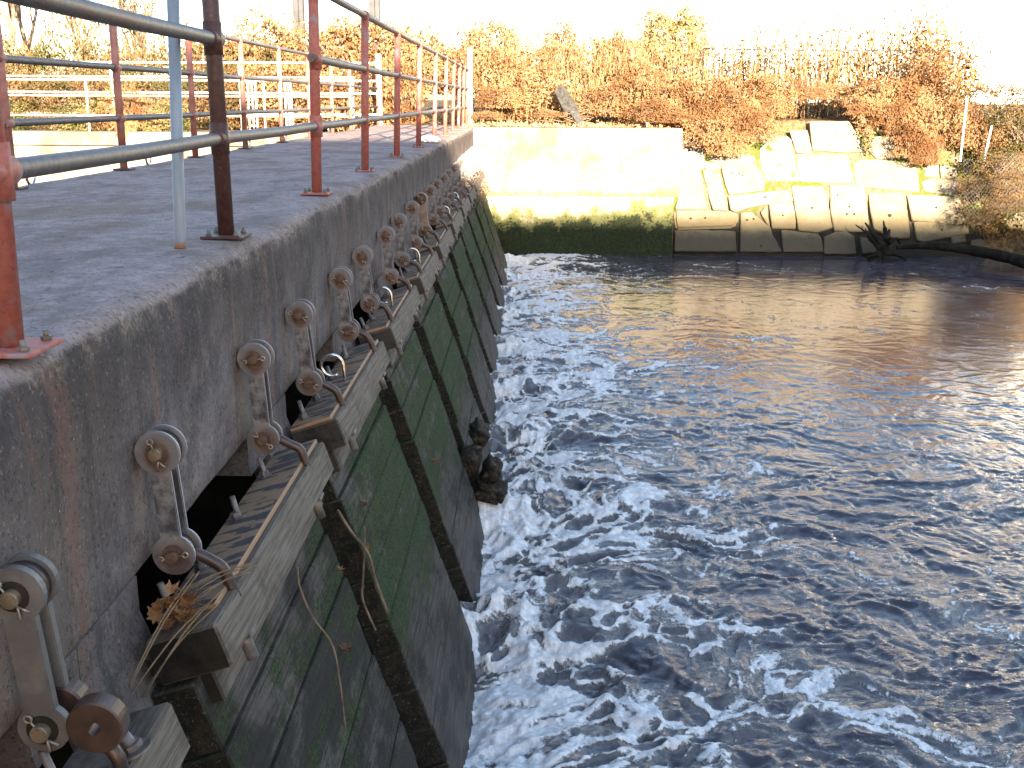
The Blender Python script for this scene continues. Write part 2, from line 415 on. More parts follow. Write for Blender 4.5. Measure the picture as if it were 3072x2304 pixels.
def mat_water():
    t = NT("foaming_water"); p = t.pos()
    a = t.node("ShaderNodeAttribute", attribute_name="foam").outputs["Fac"]
    c = t.node("ShaderNodeAttribute", attribute_name="churn").outputs["Fac"]
    s = t.sep(p)
    n1 = t.noise(t.mapv(p, (1, 1, .3)), 34, 4, .7); n2 = t.noise(t.mapv(p, (1, 1, .3)), 110, 2, .6)
    wn = t.node("ShaderNodeTexNoise"); t.l.new(p, wn.inputs["Vector"]); wn.inputs["Scale"].default_value = 5.5; wn.inputs["Detail"].default_value = 3
    wv = t.node("ShaderNodeVectorMath", operation='MULTIPLY_ADD'); t.l.new(wn.outputs["Color"], wv.inputs[0]); wv.inputs[1].default_value = (.16, .16, 0); t.l.new(t.mapv(p, (.8, 1, 0)), wv.inputs[2])
    e1 = t.voro(wv.outputs[0], 8.5, 'DISTANCE_TO_EDGE'); e2 = t.voro(wv.outputs[0], 25, 'DISTANCE_TO_EDGE'); e3 = t.voro(wv.outputs[0], 60, 'DISTANCE_TO_EDGE')
    h1 = t.ramp(e1, .02, .30); h2 = t.ramp(e2, .02, .30); h3 = t.ramp(e3, .02, .30)
    f = t.math('ADD', t.math('MULTIPLY', a, 1.10), t.math('MULTIPLY', t.math('SUBTRACT', n1, .5), 1.0))
    f = t.math('ADD', f, t.math('MULTIPLY', t.math('SUBTRACT', n2, .5), .50))
    thin = t.ramp(a, 1.0, .35, .62, 1.05)
    f = t.math('SUBTRACT', f, t.math('MULTIPLY', thin, t.math('ADD', t.math('MULTIPLY', h1, .30), t.math('ADD', t.math('MULTIPLY', h2, .22), t.math('MULTIPLY', h3, .12)))))
    f = t.math('ADD', f, .20)
    foam = t.ramp(f, .32, .84)
    foam = t.math('MULTIPLY', foam, t.ramp(a, .02, .12))
    fc = t.mix(t.ramp(n1, .3, .7), (.50, .50, .51), (.78, .78, .78))
    wcol = t.mix(t.math('MULTIPLY', c, t.ramp(n1, .25, .75, .35, 1.0)), (.036, .034, .050), (.22, .22, .225))
    col = t.mix(foam, wcol, fc)
    rough = t.math('ADD', .03, t.math('ADD', t.math('MULTIPLY', foam, .75), t.math('MULTIPLY', c, .10)))
    b1 = t.noise(t.mapv(p, (.75, 1.25, .4), rot=(0, 0, .18)), 9, 4, .6, .5)
    b2 = t.noise(t.mapv(p, (.8, 1.3, .4), rot=(0, 0, -.2)), 26, 4, .65, .6)
    h = t.math('ADD', t.math('MULTIPLY', b1, .016), t.math('MULTIPLY', b2, .0060))
    h = t.math('MULTIPLY', h, t.ramp(s[1], 4.0, 10.5, .9, .16))
    h = t.math('ADD', h, t.math('MULTIPLY', foam, .016))
    h = t.math('ADD', h, t.math('MULTIPLY', t.math('MULTIPLY', n2, foam), .004))
    t.bump(h, 1.0, 1.0)
    t.b.inputs["IOR"].default_value = 1.36
    return t.fin(col, rough)

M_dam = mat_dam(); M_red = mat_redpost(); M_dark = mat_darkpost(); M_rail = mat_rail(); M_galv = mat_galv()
M_link = mat_link(); M_rusty = mat_link("rusty_link_steel", (.22, .17, .14), (.15, .10, .08), (.15, .035, .018), 1.3)
M_bare = mat_simple("bare_link_steel", (.105, .098, .096), (.165, .155, .15), 12, .55, .2, .25, 60, .002)
M_pin = mat_simple("rusty_pin", (.065, .036, .027), (.13, .082, .060), 40, .6, .2, .3, 80, .002)
M_brass = mat_simple("worn_pin_end", (.13, .105, .075), (.24, .19, .13), 40, .45, .3, .3, 80, .002)
M_wire = mat_simple("cotter_wire", (.22, .17, .14), (.42, .38, .34), 60, .4, .5, .1)
M_hook = mat_simple("brown_hook_steel", (.034, .023, .024), (.072, .045, .040), 18, .42, .25, .25, 60, .002)
M_eye = mat_simple("bronze_brown_steel", (.060, .038, .030), (.105, .064, .047), 14, .4, .4, .2, 60, .002)
M_stud = mat_simple("stud_steel", (.10, .085, .078), (.20, .175, .165), 30, .5, .3, .3, 120, .002)
M_shiny = mat_simple("stainless_ring", (.45, .43, .42), (.62, .60, .58), 30, .22, .9, .1)
M_timber = mat_wood("grey_header_timber", (.094, .076, .060), (.198, .168, .140))
M_timber1 = mat_wood('dark_ended_header_timber', (.094, .076, .060), (.198, .168, .140), endc=((.003, .003, .003), (.014, .013, .010)))
M_ply = mat_ply(); M_gate = mat_gate(ms=.80); M_gate1 = mat_gate('dark_mossy_gate_timber', .38, 1.0)
M_inner_shade = mat_simple('inner_shade_concrete', (.010, .009, .008), (.028, .025, .022), 4, .7)  # near-black tone paints the shade inside the dam openings
M_wall = mat_wall(); M_plinth = mat_plinth(); M_stone = mat_stone(); M_mortar = mat_mortar(); M_ground = mat_ground()
M_slate = mat_simple("grey_slate", (.16, .15, .14), (.30, .28, .26), 4, .85, 0, .5, 25, .01)
M_hole_shade = mat_simple("hole_shade_dark", (.02, .017, .014), (.035, .03, .025), 20)  # dark tone stands in for the shade inside holes
M_white = mat_simple("white_pipe_paint", (.45, .44, .43), (.62, .61, .60), 6, .5)
M_pink = mat_simple("rusted_pipe", (.30, .15, .11), (.52, .42, .38), 3, .6)
M_pole = mat_simple("dark_steel_column", (.014, .016, .021), (.026, .028, .036), 3, .6, .2)
M_board = mat_wood("weathered_board", (.085, .098, .118), (.17, .19, .22), (14, 14, .8))
M_log = mat_simple("wet_driftwood", (.005, .0045, .004), (.018, .016, .012), 5, .85, 0, .8, 18, .02)
M_barn = mat_simple("barnacled_timber", (.018, .015, .012), (.085, .068, .048), 30, .7, 0, 1.0, 60, .02, lo=.4, hi=.75)
M_twig = mat_simple("dry_twig", (.10, .07, .05), (.20, .15, .11), 20)
M_straw = mat_simple("dry_straw", (.13, .09, .055), (.23, .17, .11), 10)
M_litter = mat_leaf("fallen_leaf", [(.20, .085, .030), (.30, .17, .08), (.13, .07, .045)], .2)
M_paper = mat_simple("crumpled_paper", (.55, .55, .56), (.75, .75, .76), 12)
M_knot = mat_leaf("dry_knotweed_leaf", [(.25, .132, .058), (.34, .225, .125), (.16, .080, .036)], .33)
M_knotd = mat_leaf("brown_bramble_leaf", [(.115, .062, .026), (.17, .11, .055), (.055, .058, .018)], .25)
M_yell = mat_leaf("yellow_green_leaf", [(.17, .145, .048), (.23, .19, .085), (.09, .10, .03)], .3)
M_con = mat_leaf("dull_conifer_leaf", [(.27, .18, .08), (.34, .25, .125), (.21, .165, .07)], .4)
M_stalk = mat_simple("pale_reed_stalk", (.085, .05, .024), (.24, .17, .09), 4)
M_bark = mat_simple("grey_brown_bark", (.10, .075, .055), (.19, .15, .11), 5)

# ------------------------------------------------------------------ the dam
YS, YE = -3.0, 21.2
def deck_segment(y0, y1, parent):
    prof = [(-1.25, -.66), (-.965, -.66), (-.955, -.645)]
    for z in np.linspace(-.58, -.09, 9): prof.append((-.955, z))
    for a in np.linspace(0, 90, 6): prof.append((-.955 - .05 + .05 * math.cos(R(a)), -.05 + .05 * math.sin(R(a))))
    for x in np.linspace(-1.06, -2.86, 26): prof.append((x, 0))
    prof += [(-2.90, -.04), (-2.90, -.3), (-2.90, -.66)]
    P = np.array(prof); ny = int((y1 - y0) / .05) + 1
    ys = np.linspace(y0, y1, ny)
    X, Y = np.meshgrid(P[:, 0], ys); Z = np.meshgrid(P[:, 1], ys)[0]
    arr = np.exp(-((X + .975) ** 2 + (Z + .02) ** 2) / .006)
    chip = fbm(Y * 3.1, Z * 2 + X * 3, 3, 5)
    X = X - arr * np.clip(.012 + .05 * chip, -.004, .05)
    Z = Z - arr * np.clip(.006 + .035 * fbm(Y * 2.3 + 9, X * 3, 8, 5), -.003, .04)
    X = X + np.where((P[None, :, 0] > -.97) & (P[None, :, 1] < -.06), .006 * fbm(Y * 4, Z * 4, 5, 4), 0)
    Z = Z + np.where(P[None, :, 1] > -.001, .008 * fbm(X * 2, Y * 2, 6, 5), 0)
    n, k = X.shape
    vs = np.stack([X, Y, Z], -1).reshape(-1, 3)
    fs = [(i * k + j, i * k + j + 1, (i + 1) * k + j + 1, (i + 1) * k + j) for i in range(n - 1) for j in range(k - 1)]
    b = MB(); b.add(vs.tolist(), fs, True)
    b.f.append(tuple(range(k))); b.sm.append(False); b.f.append(tuple((n - 1) * k + j for j in range(k))); b.sm.append(False)
    b.f += [((i) * k, (i + 1) * k, (i + 1) * k + k - 1, i * k + k - 1) for i in range(n - 1)]; b.sm += [False] * (n - 1)
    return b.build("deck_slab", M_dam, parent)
dam = empty("concrete_dam", (-1.9, 9, -2.3))
tag(dam, "long stained concrete dam with a flat walkway on top and piers below", "dam")
def kid(o, par):
    o.parent = par; o.matrix_parent_inverse = Matrix.Translation(-Vector(par.location)) if par.rotation_euler[1] == 0 else o.matrix_parent_inverse
    return o
D0 = dam
for a, b in ((YS, 13.18), (13.195, YE)):
    o = deck_segment(a, b, None); kid(o, dam)
TL = R(18.6)
P0 = Vector((-.727, 0, -.72))
def gl(n, u):   # gate-local -> world xz
    return (P0.x + u * math.sin(TL) + n * math.cos(TL), P0.z - u * math.cos(TL) + n * math.sin(TL))
PER = 1.69
NG = 11
for k in range(-1, NG + 1):
    y0 = 1.80 + PER * k; y1 = 2.40 + PER * k
    if y1 > 20: y1 = 19.8
    if y0 > 19.6: continue
    pr = [(-2.7, -.665), (-.962, -.665), (-.962, -.76), gl(-.232, .10), gl(-.232, 2.2), (-2.7, gl(-.232, 2.2)[1])]
    fr = [(-1.08, -.665), (-.962, -.665), (-.962, -.76), gl(-.232, .10), gl(-.232, 2.2), (gl(-.232, 2.2)[0] - .12, gl(-.232, 2.2)[1])]
    b = MB(); b.prism(fr, y0 + .24, y1); kid(b.build("pier_face", M_dam), dam)
    pr = [(-2.7, -.665), (-1.083, -.665), (gl(-.232, 2.2)[0] - .123, gl(-.232, 2.2)[1]), (-2.7, gl(-.232, 2.2)[1])]
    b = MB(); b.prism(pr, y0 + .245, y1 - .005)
    kid(b.build("pier", M_inner_shade), dam)  # inner pier carries the painted shade of the opening
    b = MB(); b.prism([(-1.45, -.665), (-.9635, -.665), (-.9635, -.76), (-.956, -.80), (-1.45, -.80)], y0, y0 + .239)
    kid(b.build("corbel", M_dam), dam)
    b = MB()
    for yy in (y1 - .085,):
        b.add([(*gl(-.232 + dx, u)[:1], yy + dy, gl(-.232 + dx, u)[1]) for dx in (0, .03) for dy in (0, .08) for u in (.06, 1.6)],
              [(0, 1, 3, 2), (4, 6, 7, 5), (0, 4, 5, 1), (2, 3, 7, 6), (0, 2, 6, 4), (1, 5, 7, 3)])
    kid(b.build("seal_strip", M_timber), dam)
b = MB(); b.box((-2.9, YS, -3.2), (-2.62, YE, -.668)); kid(b.build("light_blocking_wall", M_inner_shade), dam)  # added wall that keeps light out, in the painted shade tone

# ------------------------------------------------------------------ gates
ORD = ["first", "second", "third", "fourth", "fifth", "sixth", "seventh", "eighth", "ninth", "tenth", "eleventh", "twelfth"]
def rod(b, n, y, u0, u1, r, k=10):
    b.cyl((n, y, -u0), (n, y, -u1), r, k)
LINKY = []
gates = []
def nut(b, n, y, u0, u1, r):
    b.cyl((n, y, -u0), (n, y, -u1), r, 6)
for k in range(NG):
    y0 = .565 + PER * k; L = 1.385
    dy = rnd.uniform(-.015, .015)
    near = y0 + dy; far = y0 + L + dy + rnd.uniform(-.02, .02)
    dtl = rnd.uniform(-R(.8), R(.8))
    g = empty("flap_gate", (P0.x, y0, P0.z), (0, -TL + dtl, 0))
    ya = near - y0; yb = far - y0
    # header timber
    b = MB(); tw = .185 + rnd.uniform(-.01, .015)
    b.box((-tw, ya, -.118), (0, yb, 0), .006); b.build("header_timber", M_timber1 if k == 1 else M_timber, g)
    b = MB(); b.box((-.135, ya + .03 + rnd.uniform(0, .03), -.225), (-.075, yb - .03, -.1215), .006); b.build("backing_plank", M_timber1 if k == 1 else M_timber, g)
    # plywood cap
    b = MB(); ys = ya + (.10 if k == 1 else rnd.uniform(.0, .04))
    if k != 0: b.box((-tw + .004, ys, .0015), (-.022, yb - rnd.uniform(.0, .04), .016), .002); b.build("plywood_cap", M_ply, g)
    else: b.box((-tw + .01, ys, .0015), (-.03, yb - .12, .006), .001); b.build("steel_cap_plate", M_stud, g)
    # planks
    b = MB(); u = .135; i = 0
    while u < 2.3:
        w = rnd.choice([.15, .185, .2]); j = rnd.uniform(-.007, .007)
        e0 = ya + rnd.uniform(-.012, .02); e1 = yb - .03 + rnd.uniform(-.03, .012)
        if k in (4,) and u > 1.25: e0 += rnd.uniform(.0, .12)
        if i == 0: j -= .01
        b.box((-.225, e0, -(u + w - .005)), (-.098 + j, e1, -u), .006); u += w; i += 1
    b.build("gate_panel", M_gate1 if k == 1 else M_gate, g)
    # studs with nuts through the header
    for yy in (.10, .37, .74, 1.11):
        b = MB(); nn = -tw + .045; h = rnd.uniform(.06, .085)
        yq = yy + rnd.uniform(-.03, .03)
        lean = rnd.uniform(-.008, .008)
        b.tube([(nn, yq, -.05), (nn + lean, yq + lean, .016 + h)], .0085, 10)
        b.tube([(nn, yq, .017), (nn, yq, .020)], .022, 14)
        b.tube([(nn, yq, .0205), (nn, yq, .038)], .0165, 6, smooth=False)
        b.build("stud_with_nut", M_stud, g)
    # bolt tails below the header (under the hooks) with square washers
    for yy in (.20, 1.155):
        b = MB(); b.cyl((-.034, yy, -.10), (-.034, yy, -.20), .0165, 12)
        b.box((-.066, yy - .030, -.134), (-.004, yy + .030, -.1195), .002)
        b.build("bolt_tail", M_stud, g)
    # lifting ring
    if k in (2, 3, 4, 6, 7, 9):
        b = MB(); pts = []
        rz = rnd.uniform(-.35, .35) + (.9 if k == 7 else 0); cy, sy = math.cos(rz), math.sin(rz)
        yy = .62 + rnd.uniform(-.04, .04); xc = -.085
        rr_ = .048
        for a in np.linspace(-78, 255, 26):
            q = rr_ * math.cos(R(a)) - .010; pts.append((xc + q * cy, yy + q * sy, .10 + rr_ * math.sin(R(a))))
        q = pts[0]
        sh = [(xc + .022 * cy, yy + .022 * sy, -.03), (xc + .022 * cy, yy + .022 * sy, .022), (xc + .03 * cy, yy + .03 * sy, .05)]
        pts = [p for p in pts if True]
        full = sh + [(xc + (rr_ - .010) * cy, yy + (rr_ - .010) * sy, .085)]
        for a in np.linspace(0, 282, 24):
            q = rr_ * math.cos(R(a)) - .010; full.append((xc + q * cy, yy + q * sy, .10 + rr_ * math.sin(R(a))))
        b.tube(full, .0078, 10); b.build("lifting_ring", M_shiny, g)
    extra = {0: "at the bottom left corner", 1: "dry leaves on its near end",
             2: "a bright lifting ring", 3: "a round lifting ring", 4: "a lifting ring and broken lower planks",
             5: "a rust streaked link"}.get(k, "thick moss low on its planks" if k < 8 else "sunlit straw close by")
    tag(g, f"{ORD[k]} timber flap gate from the camera, with {extra}", "gate", "timber flap gates along the dam")
    gates.append(g)
    LINKY += [(k, 0, y0 + .195), (k, 1, y0 + 1.155)]

# ------------------------------------------------------------------ link arms
def dogbone(b, y0, y1, r1, r2, w, pb):
    # plate in the xz plane between pins (0,0) and pb
    bx, bz = pb; L = math.hypot(bx, bz); ax = Vector((bx / L, 0, bz / L)); sd = Vector((-ax.z, 0, ax.x))
    poly = []
    a1 = math.asin(min(.99, w / r1)); a2 = math.asin(min(.99, w / r2))
    n = 22
    for i in range(n + 1):
        a = a1 + (2 * math.pi - 2 * a1) * i / n; v = ax * math.cos(a) * r1 + sd * math.sin(a) * r1; poly.append((v.x, v.z))
    for i in range(n + 1):
        a = math.pi + a2 + (2 * math.pi - 2 * a2) * i / n; v = ax * (L + math.cos(a) * r2) + sd * math.sin(a) * r2; poly.append((v.x, v.z))
    bm = bmesh.new()
    vs = [bm.verts.new((p[0], y0, p[1])) for p in poly]
    f = bm.faces.new(vs)
    ex = bmesh.ops.extrude_face_region(bm, geom=[f])
    for v in ex["geom"]:
        if isinstance(v, bmesh.types.BMVert): v.co.y = y1
    bmesh.ops.recalc_face_normals(bm, faces=bm.faces[:])
    ed = [e for e in bm.edges if abs(e.verts[0].co.y - e.verts[1].co.y) < 1e-6]
    bmesh.ops.bevel(bm, geom=ed, offset=.0022, segments=2, affect='EDGES')
    bm.verts.index_update()
    b.add([tuple(v.co) for v in bm.verts], [tuple(v.index for v in fc.verts) for fc in bm.faces]); bm.free()
def cotter(b, x, z, y, ang, r=.018):
    c, s_ = math.cos(ang), math.sin(ang)
    def P(t, q): return (x + c * t - s_ * q, y, z + s_ * t + c * q)
    pts = [P(r * 1.9 + .007 * math.cos(a), .007 * math.sin(a)) for a in np.linspace(math.pi, -math.pi, 12)]
    b.tube([P(-r * 1.1, 0)] + pts, .0022, 6)
    b.tube([P(-r * 1.0, .0), P(-r * 2.2, .012)], .0022, 6); b.tube([P(-r * 1.0, 0), P(-r * 2.1, -.010)], .0022, 6)
for (k, j, y) in LINKY:
    i = 2 * k + j
    y = y + rnd.uniform(-.014, .014); top = Vector((-.893 + rnd.uniform(-.004, .004), y, -.352 + rnd.uniform(-.008, .008))); g = gates[k]
    bot = Vector((-.868 + rnd.uniform(-.010, .008), 0, -.622 + rnd.uniform(-.006, .006))); pb = (bot.x - top.x, bot.z - top.z)
    first = (i == 1)
    t = empty("link_arm", top)
    mat = M_bare if first else (M_rusty if (k, j) == (5, 0) else M_link)
    r1, r2, w = (.056, .054, .026) if not first else (.053, .048, .029)
    gap = .026; th = .012
    if first: gap, th = .026, .020
    if (k, j) == (5, 0):
        b = MB(); dogbone(b, -.012, .012, r1, r2, .036, pb); b.build("link_plate", mat, t)
    else:
        for sgn in (-1, 1):
            b = MB(); a0 = sgn * gap
            dogbone(b, a0 - th / 2, a0 + th / 2, r1, r2, w, pb); b.build("link_plate", mat, t)
    yf = -gap - th / 2
    for (px, pz, nm) in ((0, 0, 0), (pb[0], pb[1], 1)):
        b = MB(); b.cyl((px, yf - .020, pz), (px, gap + .02, pz), .017, 16, .002)
        pm = M_brass if (first or i == 2 and nm == 0) else M_pin
        pin = b.build("pin", pm, t)
        b = MB(); cotter(b, px, pz, yf - .011, rnd.choice([.2, -.4, 2.2, 1.9, -.7, 2.8]))
        b.build("cotter", M_wire, pin)
        b = MB(); b.tube([(px, yf - .0045, pz), (px, yf - .0008, pz)], .029, 20, smooth=False); b.build("washer_gap_ring", M_hole_shade if first else M_pin, pin)  # first arm: dark ring painted as the shaded gap of its hole
    # anchor eye cast into the dam face
    b = MB(); b.cyl((0, -gap + th / 2 + .001, 0), (0, gap - th / 2 - .001, 0), .046, 20); b.box((-.10, -.012, -.02), (-.02, .012, .02)); b.build("anchor_eye", M_hook, t)
    nm = "nearer" if j == 0 else "farther"
    if first: lab = "bare steel link arm closest to the camera, its lower disc hanging loose"
    elif (k, j) == (5, 0): lab = "single solid link arm streaked red brown with rust, on the sixth gate"
    else: lab = f"grey twin plate link arm holding the {nm} end of the {ORD[k]} gate"
    tag(t, lab, "link arm", "link arms along the dam face")
    # hook eye bolt of the gate (belongs to the gate)
    if k == 0 and j == 1: continue
    h = MB()
    W = lambda p: g.matrix_basis.inverted() @ Vector(p)
    bx, bz = bot.x, bot.z
    yl = y
    h.cyl(W((bx, yl - .012, bz)), W((bx, yl + .012, bz)), .044, 20)
    e = Vector((-.752, yl, -.690))
    ctrl = [Vector((bx + .02, yl, bz - .004)), Vector((bx + .052, yl, bz - .010)), Vector((bx + .083, yl, bz - .026)), e + Vector((-.010, 0, .022)), e + Vector((.004, 0, -.012)), e + Vector((.02, 0, -.06))]
    pts = []
    for q in range(len(ctrl) - 1):
        p0 = ctrl[max(q - 1, 0)]; p1 = ctrl[q]; p2 = ctrl[q + 1]; p3 = ctrl[min(q + 2, len(ctrl) - 1)]
        for tt in np.linspace(0, 1, 5)[:-1]:
            pts.append(.5 * ((2 * p1) + (p2 - p0) * tt + (2 * p0 - 5 * p1 + 4 * p2 - p3) * tt ** 2 + (3 * p1 - p0 - 3 * p2 + p3) * tt ** 3))
    pts.append(ctrl[-1])
    h.tube([W(p) for p in pts], .0155, 12)
    h.build("hook_bolt", M_hook, g)

# loose eye of the nearest gate: big disc with a hole, on a shank that stands on the header
g = gates[0]; W = lambda p: g.matrix_basis.inverted() @ Vector(p)
def ring_disc(b, c, ro, ri, y0, y1, n=36, f=None):
    vs = []; 
    for (r, y) in ((ri, y0), (ro - .003, y0), (ro, y0 + .003), (ro, y1 - .003), (ro - .003, y1), (ri, y1)):
        for i in range(n):
            a = 2 * math.pi * i / n; p = Vector((c[0] + r * math.cos(a), y, c[2] + r * math.sin(a))); vs.append(f(p) if f else p)
    fs = []
    for q in range(6):
        q2 = (q + 1) % 6
        for i in range(n): fs.append((q * n + i, q * n + (i + 1) % n, q2 * n + (i + 1) % n, q2 * n + i))
    b.add(vs, fs)
c = onY(278, 2193, 1.60)
b = MB(); ring_disc(b, (c.x, 0, c.z), .0505, .0125, 1.605, 1.645, f=W)
b.tube([W((c.x + .012, 1.627, c.z - .045)), W((c.x + .026, 1.632, c.z - .075)), W((c.x + .034, 1.634, c.z - .14))], .0135, 12)
b.build("loose_eye_disc", M_eye, g)
b = MB(); c2 = onZ(395, 2235, -.70)
cc_ = W((c2.x, c2.y, -.70)); b.tube([(cc_.x, cc_.y, .009), (cc_.x, cc_.y, .014)], .034, 24, smooth=False)
b.tube([(cc_.x, cc_.y, .014), (cc_.x - .006, cc_.y - .004, .05)], .013, 12); b.tube([(cc_.x, cc_.y, .0145), (cc_.x, cc_.y, .028)], .02, 6, smooth=False)
b.build("round_washer_bolt", M_stud, g)
# roller on the first link's far plate
t1 = [o for o in COL.objects if o.name.startswith("link_arm") and o.get("label", "").startswith("bare")][0]
b = MB(); b.cyl((.035, .012, -.255), (.035, .055, -.255), .046, 24, .004); b.build("roller", M_eye, t1)

# ------------------------------------------------------------------ railings
def base_plate(b, x, y, s, M=None):
    b.box((x - s, y - s, .002), (x + s, y + s, .012), .002)
front = empty("pipe_railing", (-1.1, 2, 0))
tag(front, "red posted pipe railing along the water side of the walkway", "railing")
FX = [-1.022, -1.083, -1.100, -1.120, -1.14, -1.158, -1.175, -1.16, -1.13, -1.11, -1.10, -1.085, -1.08]
FX = [FX[0], FX[1], FX[2]] + [-1.115 - .02 * math.sin(i) * .3 for i in range(10)]
FY = [2.03, 3.82, 5.63, 7.47, 9.4, 11.35, 13.3, 15.0, 16.6, 18.1, 19.5, 20.7, 21.7]
ZB, ZM, ZT = .352, .690, 1.036
def px(i, z): return FX[i] + z * (.03 if i != 1 else -.004)
for i in range(13):
    x, y = FX[i], FY[i]; mt = M_dark if i == 1 else M_red
    b = MB(); b.tube([(x, y, .010), (px(i, ZT), y, ZT + (.0 if i > 2 else .25))], .027 if i != 1 else .029, 14)
    p = kid(b.build("post", mt), front)
    b = MB(); base_plate(b, x, y, .075 if i < 3 else .06)
    o = b.build("base_plate", mt); o.parent = p
    if i < 6:
        for (ax, ay) in ((.05, -.05), (-.05, .05), (.05, .05), (-.05, -.05)):
            b = MB(); b.cyl((x + ax, y + ay, .012), (x + ax, y + ay, .034), .006, 8); b.tube([(x + ax, y + ay, .013), (x + ax, y + ay, .021)], .011, 6, smooth=False)
            o = b.build("anchor_bolt", M_stud); o.parent = p
    for z in (ZB, ZM, ZT):
        b = MB(); q = px(i, z)
        e = .060 if i < 3 else .045
        b.tube([(q, y - e, z), (q, y - e + .008, z), (q, y + e - .008, z), (q, y + e, z)], [.027, .0305, .0305, .027], 14)
        if i < 3: b.tube([(q, y, z - .055), (q, y, z + .055)], .0325, 14)
        o = b.build("rail_fitting", mt); o.parent = p
def rail(name, z, idx, y0=None, y1=None, r=.0215):
    pts = []
    if y0 is not None: pts.append((px(idx[0], z), y0, z))
    prev = None
    for i in idx:
        if prev is not None:
            pts.append(((px(prev, z) + px(i, z)) / 2, (FY[prev] + FY[i]) / 2, z - .004))
        pts.append((px(i, z), FY[i], z)); prev = i
    if y1 is not None: pts.append((px(idx[-1], z), y1, z))
    b = MB(); b.tube(pts, r, 14); return kid(b.build(name, M_rail), front)
rail("bottom_rail", ZB, list(range(13)), y0=.2)
rail("middle_rail", ZM, [0, 1], y0=.2, y1=3.90, r=.0225)
rail("middle_rail", ZM, list(range(2, 13)), y0=5.52)
rail("top_rail", ZT, list(range(0, 13)), y0=.2)

back = empty("pipe_railing", (-2.8, 8, 0))
tag(back, "weathered pipe railing along the far landward side of the walkway", "railing")
BY = [4.15, 5.80, 7.45, 9.10, 10.75, 12.4, 14.05, 15.7, 17.35, 19.0, 20.6]; BX = -2.80
M_bpost = mat_simple("faded_red_paint", (.26, .085, .062), (.36, .16, .13), 9, .6)
for y in BY:
    b = MB(); b.tube([(BX, y, .01), (BX + .01, y, ZT)], .026, 12); p = kid(b.build("post", M_bpost), back)
    b = MB(); base_plate(b, BX, y, .06); o = b.build("base_plate", M_dark); o.parent = p
    for z in (ZB, ZM, ZT):
        b = MB(); b.tube([(BX + .005, y - .045, z), (BX + .005, y - .04, z), (BX + .005, y + .04, z), (BX + .005, y + .045, z)], [.026, .029, .029, .026], 12)
        o = b.build("rail_fitting", M_bpost); o.parent = p
for nm, z in (("bottom_rail", ZB), ("middle_rail", ZM), ("top_rail", ZT)):
    b = MB(); b.tube([(BX + .005, 2.0, z)] + [(BX + .005 + rnd.uniform(-.004, .004), y, z + rnd.uniform(-.004, .004)) for y in BY], .0205, 12)
    kid(b.build(nm, M_rail), back)
for y in (6.25, 8.25, 11.3, 13.05, 16.0):
    b = MB(); pts = [(-2.905, y + .055 * math.cos(R(a)), .045 + .055 * math.sin(R(a))) for a in np.linspace(0, 360, 25)]
    # ring standing on the back edge, with its shank running down the rear face
    b.tube(pts, .008, 8); b.tube([(-2.925, y, -.012), (-2.925, y, -.30)], .010, 8)
    b.tube([(-2.925, y, -.012), (-2.905, y, -.010)], .010, 8)
    o = b.build("lifting_ring", M_shiny)
    tag(o, f"shiny lifting ring at the far deck edge, {['nearest', 'second nearest', 'third nearest', 'fourth nearest', 'farthest'][[6.25, 8.25, 11.3, 13.05, 16.0].index(y)]} of its row", "ring", "rings along the far deck edge")

b = MB(); q = onZ(541, 744, 0)
qt = onY(518, -40, q.y); b.tube([(q.x, q.y, .0), (q.x, q.y, .004), tuple(qt)], .0195, 16)
o = b.build("galvanised_post", M_galv); tag(o, "pale blue grey galvanised pipe standing beside the dark brown post", "post")

# crumpled paper at the deck edge
def crumple(name, loc, size, mat, seed):
    bm = bmesh.new(); bmesh.ops.create_icosphere(bm, subdivisions=3, radius=1)
    r_ = random.Random(seed)
    ph = [Vector((r_.uniform(-1, 1), r_.uniform(-1, 1), r_.uniform(-1, 1))).normalized() for _ in range(10)]
    for v in bm.verts:
        c0 = v.co.normalized(); h = sum(abs(math.sin(6 * c0.dot(p) + i)) for i, p in enumerate(ph)) / 10
        v.co = Vector((c0.x * size[0], c0.y * size[1], c0.z * size[2])) * (.55 + .7 * h)
    me = bpy.data.meshes.new(name); bm.to_mesh(me); bm.free(); me.materials.append(mat)
    o = bpy.data.objects.new(name, me); link(o); o.location = loc; return o
q = onZ(1283, 428, 0); o = crumple("crumpled_paper", (q.x + .02, q.y, .035), (.13, .16, .05), M_paper, 3)
tag(o, "crumpled white paper lying at the deck edge where sunlight begins", "paper")

